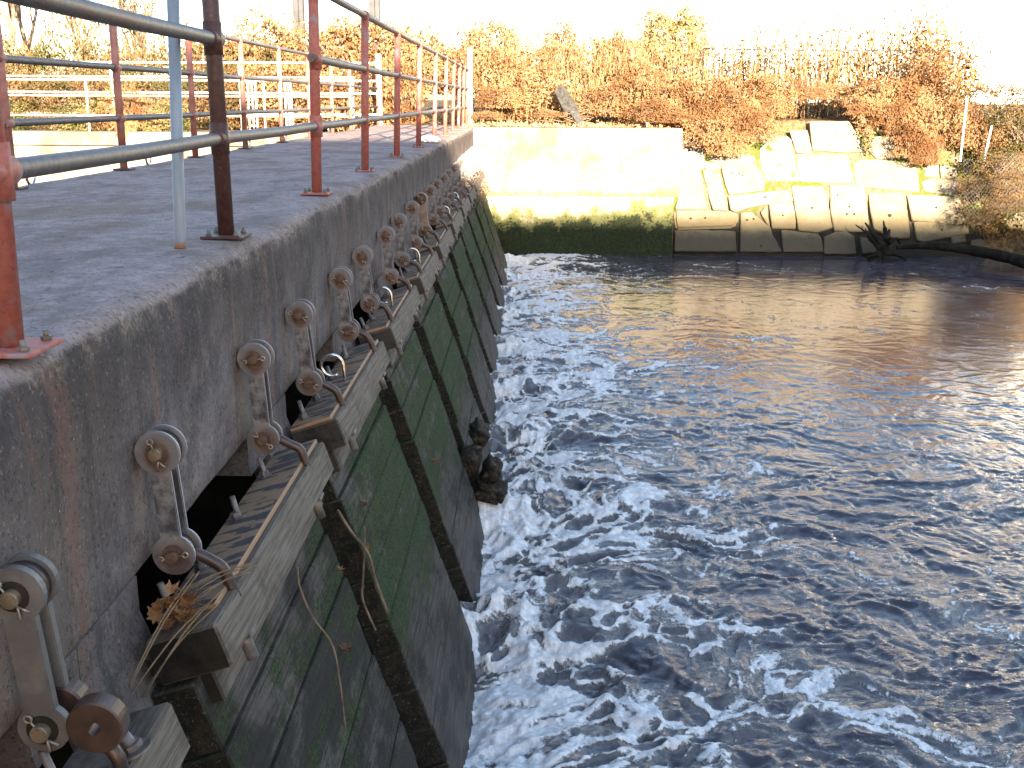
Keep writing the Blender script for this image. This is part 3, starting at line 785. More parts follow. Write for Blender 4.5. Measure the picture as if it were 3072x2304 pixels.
# ------------------------------------------------------------------ far wall
WY = 19.85
wl = empty("abutment_wall", (1, WY, -1.2)); tag(wl, "pale sunlit concrete wall closing the far end of the pool", "wall")
def rough_block(name, x0, x1, y0, y1, z0, z1, mat, par, bev=.03, batter=0.0, seed=1, amp=.012):
    nx = max(2, int((x1 - x0) / .06)); nz = max(2, int((z1 - z0) / .06))
    xs = np.linspace(x0, x1, nx); zs = np.linspace(z0, z1, nz)
    X, Z = np.meshgrid(xs, zs)
    ed = np.minimum(np.minimum(X - x0, x1 - X), np.minimum(Z - z0, z1 - Z))
    Y = y0 + amp * fbm(X * 2.5, Z * 2.5, seed, 5) + np.where(ed < bev, (bev - ed) * .6, 0) * (1 + .8 * fbm(X * 4, Z * 4, seed + 4, 3))
    X = X - batter * (Z - z0) * (X - x0) / (x1 - x0)
    vs = np.stack([X, Y, Z], -1).reshape(-1, 3).tolist()
    fs = [(i * nx + j, i * nx + j + 1, (i + 1) * nx + j + 1, (i + 1) * nx + j) for i in range(nz - 1) for j in range(nx - 1)]
    b = MB(); b.add(vs, fs, True)
    xt1 = x1 - batter * (z1 - z0)
    b.add([(x0, y0 + bev * .6, z1), (xt1, y0 + bev * .6, z1), (xt1, y1, z1), (x0, y1, z1), (x0, y0 + bev * .6, z0), (x1, y0 + bev * .6, z0), (x1, y1, z0), (x0, y1, z0)],
          [(0, 1, 2, 3), (4, 7, 6, 5), (1, 5, 6, 2), (0, 3, 7, 4), (3, 2, 6, 7)])
    return kid(b.build(name, mat, fixn=False), par)
rough_block("upper_wall", -.95, 2.90, WY, WY + .7, -1.24, -.002, M_wall, wl, seed=5)
rough_block("plinth", -.95, 2.80, WY + .02, WY + .7, -3.0, -1.243, M_plinth, wl, seed=9, amp=.03, bev=.05)
# left bank wall
lw = empty("bank_wall", (-8, 20.6, -1)); tag(lw, "low sunlit concrete wall with a coping line behind the walkway", "wall")
b = MB(); b.box((-26, 20.60, -3.2), (-2.95, 21.2, -.415)); kid(b.build("wall_body", M_wall), lw)
b = MB(); b.box((-26, 20.56, -.40), (-2.95, 21.25, -.145), .012); kid(b.build("coping", M_wall), lw)

# ------------------------------------------------------------------ ground behind
def gz(x, y):
    z = -.04 + .16 * sst(3.0, 5.0, x) + .10 * fbm(x * .7, y * .7, 2, 4) * sst(20.9, 22, y) + .30 * sst(23, 30, y)
    z = z - .16 * sst(-2.6, -3.2, x)
    # revetment and right bank slope
    z = np.where((x > 2.80), np.minimum(z, -2.28 + (y - 19.86 - .22) / .6), z)
    dr = (x - 8.55) - (y - 18.2) * .05
    z = np.where(x > 8.3, np.minimum(z, -2.45 + np.clip(dr + .55 + np.clip(y - 19.4, 0, 9) * 1.1, 0, 6) * .95), z)
    return z
xs = np.unique(np.concatenate([np.linspace(-200, -20, 16), np.linspace(-20, 15, 200), np.linspace(15, 300, 20)]))
ys = np.unique(np.concatenate([np.linspace(19.3, 26, 90), np.linspace(26, 60, 18), np.linspace(60, 900, 12)]))
X, Y = np.meshgrid(xs, ys); Z = gz(X, Y)
Z = np.where((X < 2.93) & (Y < 20.5), np.where(X < -2.95, -3.4, np.minimum(Z, -.012)), Z)
Z = np.where((X < -2.95) & (Y < 21.2), -3.4, Z)
Z = np.where((X > -3.0) & (X < 2.93) & (Y < 20.0), -3.4, Z)
Z = np.where((X > -3.2) & (X < -.9) & (Y < 21.5), np.minimum(Z, -.05), Z)
n, k = X.shape
b = MB(); b.add(np.stack([X, Y, Z], -1).reshape(-1, 3).tolist(), [(i * k + j, i * k + j + 1, (i + 1) * k + j + 1, (i + 1) * k + j) for i in range(n - 1) for j in range(k - 1)], True)
o = b.build("ground", M_ground, fixn=False); tag(o, "leaf strewn ground behind the wall", kind="structure")
# right shore toward the camera (out of frame mostly)
b = MB()
pts = [(9.2, 19.6), (9.6, 17.5), (10.4, 14), (11.6, 10), (13, 5), (14, -4), (14, -12)]
vs = []; fs = []
for (x, y) in pts:
    for (dx, z) in ((-1.0, -3.0), (0, -2.25), (1.2, -1.2), (3, -.2), (40, .1)): vs.append((x + dx, y, z))
for i in range(len(pts) - 1):
    for j in range(4): fs.append((i * 5 + j, i * 5 + j + 1, (i + 1) * 5 + j + 1, (i + 1) * 5 + j))
b.add(vs, fs, True); o = b.build("bank", M_ground); tag(o, "earth bank", kind="structure")

# ------------------------------------------------------------------ stone revetment
SP = np.array([0, 19.86, -2.28]); sn = np.array([0, -1.0, .60]); sn = sn / np.linalg.norm(sn)
# mortar bed behind the blocks
b = MB(); xs = np.linspace(2.85, 8.75, 70); tz = np.linspace(-3.0, .12, 36)
X, T = np.meshgrid(xs, tz)
Yb = 19.86 + (T + 2.28) * .6 + .030 + .06 * sst(-1.2, -1.6, T) + .02 * fbm(X * 3, T * 3, 12, 4)
Yb = Yb + np.where(T > -.3, (T + .3) * .8, 0)
k = len(xs); b.add(np.stack([X, Yb, T], -1).reshape(-1, 3).tolist(), [(i * k + j, i * k + j + 1, (i + 1) * k + j + 1, (i + 1) * k + j) for i in range(35) for j in range(69)], True)
o = b.build("mortar_bed", M_mortar, fixn=False); tag(o, "mossy mortar bed showing between the sloping stone blocks", "masonry")
def A(p): return (2000 + p[0] * .3014, 300 + p[1] * .3014)
def Bq(p): return (2450 + p[0] * .3014, 350 + p[1] * .3014)
ST = [
 (A, [(95,1300),(300,1297),(520,1302),(672,1310),(685,1500),(90,1500)], "grey block at the waterline beside the concrete wall"),
 (A, [(748,1130),(850,1125),(930,1190),(1028,1268),(1050,1350),(1090,1400),(1140,1500),(742,1500)], "angular block at the waterline with a sloping right shoulder"),
 (A, [(1152,1297),(1500,1330),(1530,1372),(1560,1505),(1172,1505)], "flat dark block at the waterline under two tall drilled blocks"),
 (A, [(92,1096),(600,1096),(688,1112),(708,1150),(698,1220),(650,1262),(450,1268),(110,1283),(90,1180)], "long rounded block lying like a log above the waterline"),
 (A, [(152,686),(300,686),(333,710),(352,830),(392,1078),(95,1074),(122,960)], "tall blank block standing against the end of the concrete wall"),
 (A, [(364,705),(480,700),(522,732),(556,850),(600,1088),(464,1080),(440,1000)], "narrow upright block, second from the concrete wall"),
 (A, [(554,652),(830,618),(886,652),(956,770),(964,888),(630,932),(594,830)], "broad block with a row of three small drill holes"),
 (A, [(626,956),(1198,898),(1240,970),(1246,1002),(1000,1032),(850,1056),(700,1106),(652,1088)], "long flat block with one drill hole under the three holed block"),
 (A, [(1030,1038),(1250,1024),(1270,1130),(1280,1272),(1056,1268),(1044,1170)], "small squarish block with a notch worn below its hole"),
 (A, [(940,1122),(990,1064),(1026,1248),(1008,1246)], "thin wedge of stone between two larger blocks"),
 (A, [(1254,862),(1556,868),(1586,970),(1646,1258),(1500,1306),(1322,1288)], "tall block with one triangular drill hole in its middle"),
 (A, [(934,480),(1060,368),(1198,368),(1236,402),(1304,750),(1308,796),(1100,796),(992,786),(936,620)], "large pale block with a rounded top left corner"),
 (A, [(1236,312),(1398,304),(1438,480),(1432,526),(1296,516)], "smaller upper block right of the large round cornered one"),
 (A, [(152,372),(250,372),(340,432),(372,560),(370,676),(152,672)], "grey slab leaning against the end of the concrete wall"),
 (A, [(380,610),(540,640),(536,690),(400,690),(385,660)], "low stone under the hanging orange leaves"),
 (A, [(430,560),(620,520),(860,560),(880,606),(560,636),(440,600)], "pale stone half covered by hanging orange leaves"),
 (Bq, [(140,684),(466,690),(510,1050),(496,1136),(184,1126),(154,950)], "tall block with five drill marks, left of the root stump"),
 (Bq, [(526,774),(836,768),(874,850),(912,1080),(922,1196),(764,1196),(582,1108),(546,930)], "tall block with the largest round hole, behind the stump"),
 (Bq, [(912,780),(1300,800),(1424,832),(1472,1056),(1400,1066),(1100,1036),(964,1026)], "wide bright block with one hole at the right end"),
 (Bq, [(980,1050),(1090,1046),(1390,1084),(1494,1084),(1508,1158),(1300,1196),(1084,1236),(1014,1226)], "brown stained block below the wide bright one"),
 (Bq, [(1036,644),(1120,610),(1280,624),(1396,624),(1454,692),(1454,750),(1398,796),(1200,776),(1064,748)], "rounded boulder with one hole at the right end"),
 (Bq, [(452,430),(600,434),(976,474),(1004,600),(1014,746),(800,716),(486,696),(470,600)], "widest block of the middle row with a grey lower half"),
 (Bq, [(-186,378),(278,384),(316,432),(345,560),(364,656),(200,648),(-148,638),(-176,600)], "wide block with a grey lower edge in the middle row"),
 (Bq, [(-56,48),(308,48),(396,178),(200,180),(-46,182)], "topmost pale block under the overhanging weeds"),
 (Bq, [(-44,192),(400,186),(438,210),(450,338),(300,348),(-26,328)], "pale block just below the topmost one"),
 (Bq, [(516,322),(592,204),(758,196),(794,380),(776,416),(604,408)], "white five sided block between hanging vines"),
 (Bq, [(816,264),(958,276),(1034,428),(864,416)], "small upper block right of the five sided one"),
 (Bq, [(1066,454),(1216,462),(1216,588),(1084,590)], "small square block above the rounded boulder"),
 (Bq, [(1236,474),(1386,504),(1394,598),(1244,608)], "upper block at the right end by the leaning poles"),
 (Bq, [(84,1200),(182,1148),(300,1148),(368,1192),(388,1356),(84,1356)], "domed dark block at the waterline left of the stump"),
 (Bq, [(434,1204),(530,1214),(600,1340),(462,1356)], "small dark block at the waterline touching the stump"),
 (Bq, [(1344,1182),(1478,1168),(1486,1240),(1352,1262)], "small dark rock just above the fallen log"),
 (Bq, [(1540,1230),(1640,1215),(1690,1260),(1660,1300),(1550,1290)], "round dark rock resting right behind the log"),
 (Bq, [(1840,1052),(1900,972),(2064,952),(2110,1000),(2110,1130),(1900,1100)], "greenish rock at the right edge under the netting"),
 (Bq, [(370,460),(448,440),(466,600),(470,700),(390,660)], "narrow mortared stone between two wide middle blocks"),
]
HOLES = {6: [(648,735),(722,732),(758,750)], 3: [(240,1180),(383,1176)], 7: [(980,968)], 8: [(1155,1150)], 10: [(1448,1075)], 1: [(940,1455),(800,1195),(865,1185)],
         16: [(325,897),(300,970),(375,970),(205,782)], 17: [(727,985)], 18: [(1190,903)], 19: [(1248,1128)], 20: [(1238,692)]}
def make_stone(i, fn, poly, lab):
    off = rnd.uniform(-.02, .025)
    p0 = SP - sn * 0 + sn * off
    P3 = [onP(*fn(p), p0, sn) for p in poly]
    c0 = sum(P3, Vector()) / len(P3)
    P3 = [c0 + (p - c0) * (1 + min(.07, .024 / max(.05, (p - c0).length))) for p in P3]
    bm = bmesh.new()
    vs = [bm.verts.new(p) for p in P3]; f = bm.faces.new(vs)
    ex = bmesh.ops.extrude_face_region(bm, geom=[f]); back_ = [v for v in ex["geom"] if isinstance(v, bmesh.types.BMVert)]
    for v in back_: v.co -= Vector(sn) * .42
    bmesh.ops.recalc_face_normals(bm, faces=bm.faces[:])
    bs = set(back_)
    ed = [e for e in bm.edges if not (e.verts[0] in bs and e.verts[1] in bs)]
    rad = .040 if i in (3, 20) else .011
    bmesh.ops.bevel(bm, geom=ed, offset=rad, segments=3, affect='EDGES', clamp_overlap=True)
    bmesh.ops.triangulate(bm, faces=bm.faces[:])
    for _ in range(3):
        le = [e for e in bm.edges if e.calc_length() > .09]
        if le: bmesh.ops.subdivide_edges(bm, edges=le, cuts=1); bmesh.ops.triangulate(bm, faces=[f for f in bm.faces if len(f.verts) > 3])
    bm.normal_update()
    co = np.array([v.co[:] for v in bm.verts])
    dn = .020 * fbm(co[:, 0] * 4.5 + i, co[:, 2] * 4.5 + co[:, 1], 30 + i, 5, .6)
    for v, q in zip(bm.verts, dn): v.co += v.normal * float(q)
    for v in bm.verts: v.co -= c0
    me = bpy.data.meshes.new("stone_block"); bm.to_mesh(me); bm.free()
    me.polygons.foreach_set("use_smooth", [True] * len(me.polygons))
    me.set_sharp_from_angle(angle=R(24))
    me.materials.append(M_slate if i == 13 else M_stone)
    o = bpy.data.objects.new("stone_block", me); link(o); o.location = c0
    tag(o, lab, "stone block", "granite blocks of the sloping bank")
    for h in HOLES.get(i, []):
        q = onP(*fn(h), p0, sn) - c0
        r_ = .034 if i == 17 else (.020 if i not in (6,) else .014)
        b = MB(); nv = Vector(sn)
        n_ = 12; tv = Vector((1, 0, 0)); bv = nv.cross(tv)
        ring0 = [q + nv * .014 + (tv * math.cos(a) * r_ + bv * math.sin(a) * r_ * rnd.uniform(.8, 1.1)) for a in np.linspace(0, 2 * math.pi, n_, endpoint=False)]
        ring1 = [q - nv * .05 + (p - q - nv * .014) * .8 for p in ring0]
        b.add(ring0 + ring1, [tuple(range(n_))] + [(a, (a + 1) % n_, n_ + (a + 1) % n_, n_ + a) for a in range(n_)])
        hb = b.build("drill_hole", M_hole_shade); hb.parent = o  # flat dark cap paints the shade within the drilled hole
for i, (fn, poly, lab) in enumerate(ST): make_stone(i, fn, poly, lab)

# ------------------------------------------------------------------ stump, log, board
def spline(pts, n=6):
    pts = [Vector(p) for p in pts]; out = []
    for q in range(len(pts) - 1):
        p0 = pts[max(q - 1, 0)]; p1 = pts[q]; p2 = pts[q + 1]; p3 = pts[min(q + 2, len(pts) - 1)]
        for tt in np.linspace(0, 1, n, endpoint=False):
            out.append(.5 * ((2 * p1) + (p2 - p0) * tt + (2 * p0 - 5 * p1 + 4 * p2 - p3) * tt ** 2 + (3 * p1 - p0 - 3 * p2 + p3) * tt ** 3))
    out.append(pts[-1]); return out
def log(name, px_pts, Yd, rads, mat, lab, cat, n=14, seed=0):
    pts = spline([onY(x, y, Yq) for (x, y), Yq in zip(px_pts, Yd)], 8)
    rs = np.interp(np.linspace(0, 1, len(pts)), np.linspace(0, 1, len(rads)), rads)
    r_ = random.Random(seed)
    rs = [float(q) * r_.uniform(.9, 1.1) for q in rs]
    b = MB(); b.tube(pts, rs, n); o = b.build(name, mat)
    return tag(o, lab, cat) if lab else o
lg = log("fallen_log", [(2690, 742), (2800, 738), (2920, 752), (3020, 772), (3120, 800)], [19.3, 19.2, 19.0, 18.4, 17.6], [.04, .07, .09, .10, .11], M_log, "dark wet fallen trunk lying along the right waterline", "log")
SY = 19.25
st = empty("tree_stump", onY(2650, 740, SY)); tag(st, "dark root stump with pointed spikes at the waterline", "stump")
def sroot(name, pp, rads, dy=0):
    pts = spline([onY(x, y, SY + q * .12) for q, (x, y) in enumerate(pp)], 6)
    rs = np.interp(np.linspace(0, 1, len(pts)), np.linspace(0, 1, len(rads)), rads)
    b = MB(); b.tube(pts, [float(q) * .7 * rnd.uniform(.75, 1.2) for q in rs], 9); o = b.build(name, M_log); kid(o, st)
sroot("stump_body", [(2655, 790), (2655, 750), (2660, 715), (2668, 690)], [.08, .10, .08, .04])
for pp, rd in ([[(2650, 740), (2620, 700), (2595, 668)], [.09, .07, .012]], [[(2660, 720), (2655, 690), (2650, 662)], [.08, .05, .01]], [[(2640, 745), (2610, 715), (2596, 685)], [.07, .05, .015]],
               [[(2650, 760), (2690, 765), (2725, 785)], [.07, .045, .015]], [[(2640, 765), (2615, 770), (2600, 782)], [.07, .05, .02]], [[(2640, 750), (2600, 700), (2566, 674)], [.04, .03, .01]],
               [[(2665, 730), (2690, 715), (2700, 735)], [.06, .04, .015]]):
    sroot("root_spike", pp, rd)
def board(name, a, bb, w, th, mat, lab, cat):
    a = Vector(a); bb = Vector(bb); ax = (bb - a); L = ax.length; ax.normalize()
    sd = Vector((1, 0, 0)); sd = (sd - ax * sd.dot(ax)).normalized(); nn = ax.cross(sd)
    M = Matrix((( sd.x, nn.x, ax.x, a.x), (sd.y, nn.y, ax.y, a.y), (sd.z, nn.z, ax.z, a.z), (0, 0, 0, 1)))
    b = MB(); prof = [(-w, 0), (-w * .7, L * .93), (-w * .2, L * .9), (w * .1, L), (w * .8, L * .9), (w, 0)]
    vs = [M @ Vector((p[0], q, p[1])) for q in (-th, th) for p in prof]; n_ = len(prof)
    b.add(vs, [tuple(range(n_)), tuple(range(2 * n_ - 1, n_ - 1, -1))] + [(i, n_ + i, n_ + (i + 1) % n_, (i + 1) % n_) for i in range(n_)])
    return tag(b.build(name, mat), lab, cat)
board("driftwood_board", onY(1722, 345, 21.3), onY(1672, 260, 21.6), .15, .03, M_board, "broad grey split board leaning up out of the leaf litter", "board")
board("driftwood_board", onY(1742, 368, 20.9), onY(1712, 330, 21.1), .07, .015, M_board, "short grey board lying low below the leaning one", "board")
b = MB()
for i in range(45):
    q = onY(rnd.uniform(1610, 1750), rnd.uniform(330, 368), rnd.uniform(20.9, 21.5)); a = rnd.uniform(-.5, .5); l = rnd.uniform(.1, .35)
    b.tube([q, q + Vector((l * math.cos(a), rnd.uniform(-.1, .1), l * math.sin(a) * .6))], .006, 4)
o = b.build("twig_pile", M_straw); tag(o, "low heap of broken stalks around the leaning grey board", "twig pile")

# ------------------------------------------------------------------ fences at the back
def fence(name, posts, rails, x0, x1, Y, mat, lab, r=.023, zb=-.15, zt=None, ends=None):
    t = empty(name, ((x0 + x1) / 2, Y, zb)); tag(t, lab, "fence")
    for x in posts:
        b = MB(); b.tube([(x, Y, zb), (x + .01, Y, (zt if zt else max(rails)))], r, 10); kid(b.build("post", mat), t)
    for z in rails:
        b = MB(); b.tube([(x0, Y - .0, z), ((x0 + x1) / 2, Y, z - .008), (x1, Y, z)], r * .8, 8); kid(b.build("rail", mat), t)
    return t
fence("pipe_fence", [-11.86, -10.15, -8.44, -6.73, -5.02, -3.31], [.16, .53, .885], -13.5, -3.25, 20.85, M_pink, "rust stained pipe fence on the low wall behind the walkway")
fence("pipe_fence", [-14, -11.2, -8.56, -5.9], [.18, .60, .85, 1.20], -16, -3.02, 22.5, M_white, "white pipe fence standing behind the rusty one", r=.024, zb=-.2)
b = MB(); b.tube([(-3.02, 22.5, -.2), (-3.02, 22.5, 1.38)], .06, 12); o = b.build("fence_post", M_white); tag(o, "thick white post ending the white fence beyond the walkway", "post")
for (xa, xb, lab) in ((745, 768, "white double pipe gate frame left of its twin beyond the walkway"), (856, 874, "white double pipe gate frame right of its twin beyond the walkway")):
    b = MB(); pa = onY(xa, 300, 21.9).x; pb_ = onY(xb, 300, 21.9).x
    for x in (pa, (pa * .45 + pb_ * .55), pb_): b.tube([(x, 21.9, -.2), (x, 21.9, .80)], .019, 8)
    for z in (-.05, .79): b.tube([(pa, 21.9, z), (pb_, 21.9, z)], .017, 8)
    o = b.build("gate_frame", M_white); tag(o, lab, "gate frame")
b = MB(); x = onY(1411, 300, 21.2).x; b.tube([(x, 21.2, -.05), (x - .01, 21.2, onY(1411, 145, 21.2).z)], .05, 12)
b.tube([(x - .01, 21.2, onY(1411, 145, 21.2).z), (x - .01, 21.2, onY(1411, 143, 21.2).z)], .058, 12)
o = b.build("fence_post", M_white); tag(o, "white pole standing at the far end of the red railing", "post")
cf = empty("chain_link_fence", (-4, 30, 0)); tag(cf, "pale chain link fence with a straight top rail far behind the walkway", "fence")
xa = onY(835, 117, 30).x; xb = onY(1368, 126, 30).x; zt = onY(1100, 122, 30).z
b = MB(); b.tube([(xa, 30, zt), (xb, 30, zt)], .03, 8); kid(b.build("top_rail", M_white), cf)
for i in range(4):
    x = xa + (xb - xa) * i / 3; b = MB(); b.tube([(x, 30, 0), (x, 30, zt + .1)], .035, 8); kid(b.build("post", M_white), cf)
b = MB()
for i in range(60):
    x = xa + (xb - xa) * i / 60
    b.tube([(x, 30.0, .1), (x + zt - .1, 30.0, zt)] if x + zt - .1 < xb else [(x, 30, .1), (xb, 30, .1 + xb - x)], .004, 3, False)
    b.tube([(x, 30.0, zt), (x + zt - .1, 30.0, .1)] if x + zt - .1 < xb else [(x, 30, zt), (xb, 30, zt - xb + x)], .004, 3, False)
kid(b.build("wire_netting", M_galv, fixn=False), cf)
for (pxx, w, lab) in ((899, .19, "dark square steel column rising left of the tall red post"), (1126, .19, "dark square steel column rising behind the red railing")):
    p = onY(pxx, 100, 40); b = MB(); t = empty("steel_column", (p.x, 40, 0)); tag(t, lab, "column")
    b.box((p.x - w, 40 - .15, 0), (p.x + w * .1, 40 + .15, 14), .01); b.box((p.x + w * .1 + .002, 40 - .13, 0), (p.x + w, 40 + .13, 14), .01)
    kid(b.build("shaft", M_pole), t)
    b = MB(); b.box((p.x - .35, 39.7, 0), (p.x + .35, 40.3, .12), .01); kid(b.build("footing", M_wall), t)
# right: wire fence above the stones, leaning poles, netting
wf = empty("wire_fence", (6, 22.6, .2)); tag(wf, "thin dark wire fence among the reeds above the stones", "fence")
pa = onY(2110, 146, 22.6); pb_ = onY(2860, 152, 22.6)
b = MB(); b.tube([pa, (pa + pb_) / 2 - Vector((0, 0, .02)), pb_], .010, 5); kid(b.build("top_wire", M_pole), wf)
for f in (0, .25, .5, .75, 1):
    q = pa.lerp(pb_, f); b = MB(); b.tube([(q.x, 22.6, .0), (q.x, 22.6, q.z + .01)], .011, 6); kid(b.build("post", M_pole), wf)
for z in (216, 205): 
    qa = onY(2640, z, 22.6); qb = onY(2860, z, 22.6); b = MB(); b.tube([qa, qb], .008, 4); kid(b.build("wire", M_pole), wf)
for (a, c_, lab) in (((2901, 296), (2880, 485), "taller white leaning pole at the right end of the stones"), ((2975, 378), (2946, 505), "shorter white leaning pole near the right edge")):
    b = MB(); b.tube([onY(*c_, 20.3), onY(*a, 20.5)], .022, 8); o = b.build("leaning_pole", M_white); tag(o, lab, "pole")
nt = MB()
U, V = 17, 14
def npnt(u, v):
    x = 2890 + 200 * u; y = 470 + 190 * v + 14 * math.sin(7 * u)
    return onY(x, y, 20.3 - .9 * v + .12 * math.sin(5 * u + 6 * v) - 1.0 * u)
for i in range(-V, U):
    l1 = [npnt(j / U + i / U, j / V) for j in range(V + 1) if 0 <= j / U + i / U <= 1]
    if len(l1) > 1: nt.tube(l1, .0022, 3, False)
    l2 = [npnt((i + V) / U - j / U, j / V) for j in range(V + 1) if 0 <= (i + V - j) / U <= 1]
    if len(l2) > 1: nt.tube(l2, .0022, 3, False)
o = nt.build("wire_netting", M_stud, fixn=False); tag(o, "collapsed chain link netting draped down the bank at the right edge", "netting")

# ------------------------------------------------------------------ vegetation
def leaf_mesh(name, leaves, stems, mleaf, mstem, sc=(.05, .09)):
    pass
def leafs(pts, smin, smax, r_, hang=.4, wide=.55):
    n = len(pts); P = np.array(pts)
    dirv = r_.normal(size=(n, 3)); dirv[:, 2] -= hang; dirv /= np.linalg.norm(dirv, axis=1)[:, None]
    sd = np.cross(dirv, r_.normal(size=(n, 3))); sd /= np.linalg.norm(sd, axis=1)[:, None]
    nm = np.cross(dirv, sd)
    L = r_.uniform(smin, smax, n)[:, None]; Wd = L * wide * .5
    a = P; bq = P + dirv * L * .5 + sd * Wd + nm * L * .12; c_ = P + dirv * L; dq = P + dirv * L * .5 - sd * Wd + nm * L * .12
    vs = np.stack([a, bq, c_, dq], 1).reshape(-1, 3)
    fs = [(4 * i, 4 * i + 1, 4 * i + 2, 4 * i + 3) for i in range(n)]
    return vs.tolist(), fs
def mesh_of(name, mb, mat):
    me = bpy.data.meshes.new(name); me.from_pydata(mb.v, [], mb.f); me.materials.append(mat); me.update(); return me
def knot_variant(seed, h=1.7, rad=.65, nst=26, nl=2600, leafy=.25, smin=.05, smax=.11):
    r_ = np.random.RandomState(seed); st = MB(); pts = []
    per = max(1, nl // nst)
    for i in range(nst):
        a = r_.uniform(0, 6.28); q = rad * math.sqrt(r_.uniform()); hh = h * r_.uniform(.55, 1.05)
        b0 = np.array([q * math.cos(a), q * math.sin(a), -.1]); lean = r_.normal(0, .16, 2)
        tp = b0 + np.array([lean[0] * hh, lean[1] * hh, hh + .1]); md = (b0 + tp) / 2 + np.append(r_.normal(0, .05, 2), 0)
        st.tube([b0, md, tp], [.011, .009, .004], 4, False)
        for _ in range(per):
            t_ = leafy + (1 - leafy) * r_.uniform() ** .8
            p = b0 + (tp - b0) * t_ + r_.normal(0, .10 + .07 * (1 - abs(t_ - .6)), 3); pts.append(p)
    vs, fs = leafs(pts, smin, smax, r_)
    lf = MB(); lf.add(vs, fs); return lf, st
def mound_variant(seed, rx=.9, rz=.7, nl=3600, smin=.05, smax=.10):
    r_ = np.random.RandomState(seed); pts = []
    ph = r_.uniform(0, 6.28, 6); fq = r_.uniform(2, 6, 6)
    while len(pts) < nl:
        v = r_.normal(size=3); v /= np.linalg.norm(v)
        lump = 1 + .22 * sum(math.sin(fq[i] * v[i % 3] * 2 + ph[i]) for i in range(6)) / 2
        q = r_.uniform(.55, 1.0) ** .5 * lump
        p = v * q * np.array([rx, rx * .7, rz])
        if p[2] < -.45 * rz: continue
        pts.append(p)
    vs, fs = leafs(pts, smin, smax, r_, hang=1.0)
    lf = MB(); lf.add(vs, fs); st = MB()
    for i in range(26):
        a = r_.uniform(0, 6.28); b0 = np.array([r_.normal(0, .1), r_.normal(0, .1), -.2]); tp = np.array([math.cos(a) * rx * .9, math.sin(a) * rx * .6, r_.uniform(-.3, .8) * rz])
        md = (b0 + tp) / 2 + np.array([0, 0, .3 * rz]); st.tube([b0, md, tp], [.012, .009, .004], 4, False)
    return lf, st
def variants(fn, seeds, mleaf, mstem, **k):
    out = []
    for s_ in seeds:
        lf, st = fn(s_, **k); out.append((mesh_of("leaves", lf, mleaf), mesh_of("stems", st, mstem)))
    return out
def plant(name, var, loc, sc, rz, lab, cat, group=None):
    t = empty(name, loc, (0, 0, rz)); t.scale = sc if isinstance(sc, tuple) else (sc, sc, sc)
    tag(t, lab, cat, group)
    a = bpy.data.objects.new("leaves", var[0]); link(a, t); c_ = bpy.data.objects.new("stems", var[1]); link(c_, t)
    return t
VK = variants(knot_variant, (1, 2, 3), M_knot, M_stalk)
VR = variants(knot_variant, (11, 12, 13), M_knot, M_stalk, nst=95, nl=900, leafy=.35, h=1.75, rad=.85)
VM = variants(mound_variant, (21, 22, 23), M_knot, M_bark)
VB = variants(mound_variant, (31, 32, 33), M_knotd, M_bark, nl=3000, smin=.03, smax=.07)
VY = variants(mound_variant, (41,), M_yell, M_bark, nl=2600)
VC = variants(mound_variant, (51,), M_con, M_bark, nl=3600, rz=1.0, smin=.06, smax=.14)
GK = "dry knotweed on the bank"
# knotweed behind the far wall: (px, base py, Y, height scale, kind, label)
KN = [
 (1470, 340, 22.6, 1.02, 'K', "tall orange knotweed clump beside the white pole at the end of the railing"),
 (1560, 330, 23.2, 1.10, 'K', "tallest leafy orange clump above the left part of the concrete wall"),
 (1610, 330, 22.4, .72, 'K', "lower orange clump left of the leaning grey board"),
 (1690, 300, 23.6, .98, 'R', "pale upright stalks right behind the leaning grey board"),
 (1780, 300, 23.4, 1.00, 'R', "bare pale stalks standing just right of the leaning board"),
 (1870, 300, 23.8, 1.04, 'R', "dense reed stalks above the middle of the concrete wall"),
 (1960, 300, 23.8, 1.02, 'R', "reed stalks above the right half of the concrete wall"),
 (2050, 300, 23.8, 1.06, 'R', "reed stalks above the right end of the concrete wall"),
 (2130, 290, 24.0, 1.15, 'R', "thin reed stalks right of the pale wall edge against the white sky"),
 (2230, 285, 24.0, 1.10, 'R', "thin reeds above the three holed block"),
 (2330, 280, 24.0, 1.18, 'R', "reeds under the dark fence wire, left of its middle"),
 (2430, 275, 24.0, 1.22, 'R', "slanting reeds under the middle of the dark fence wire"),
 (2530, 270, 24.0, 1.22, 'R', "slanting reeds right of the middle of the fence wire"),
 (2640, 270, 24.0, 1.30, 'R', "reeds near the right end of the fence wire"),
 (2740, 260, 23.4, 1.25, 'K', "dark orange thicket around the right fence end"),
 (2830, 270, 23.0, 1.20, 'K', "tall dark clump closing the reeds at the right, beside the white gap"),
 (2790, 330, 22.0, .75, 'K', "leafy clump hanging above the upper right stones"),
]
for i, (x, y, Yd, s_, kd, lab) in enumerate(KN):
    p = onY(x, y, Yd); z = float(gz(np.array(p.x), np.array(Yd)))
    plant("knotweed_clump", (VK if kd == 'K' else VR)[i % 3], (p.x, Yd, z), (1.0, .8, s_), rnd.uniform(0, 6), lab, "plant", GK)
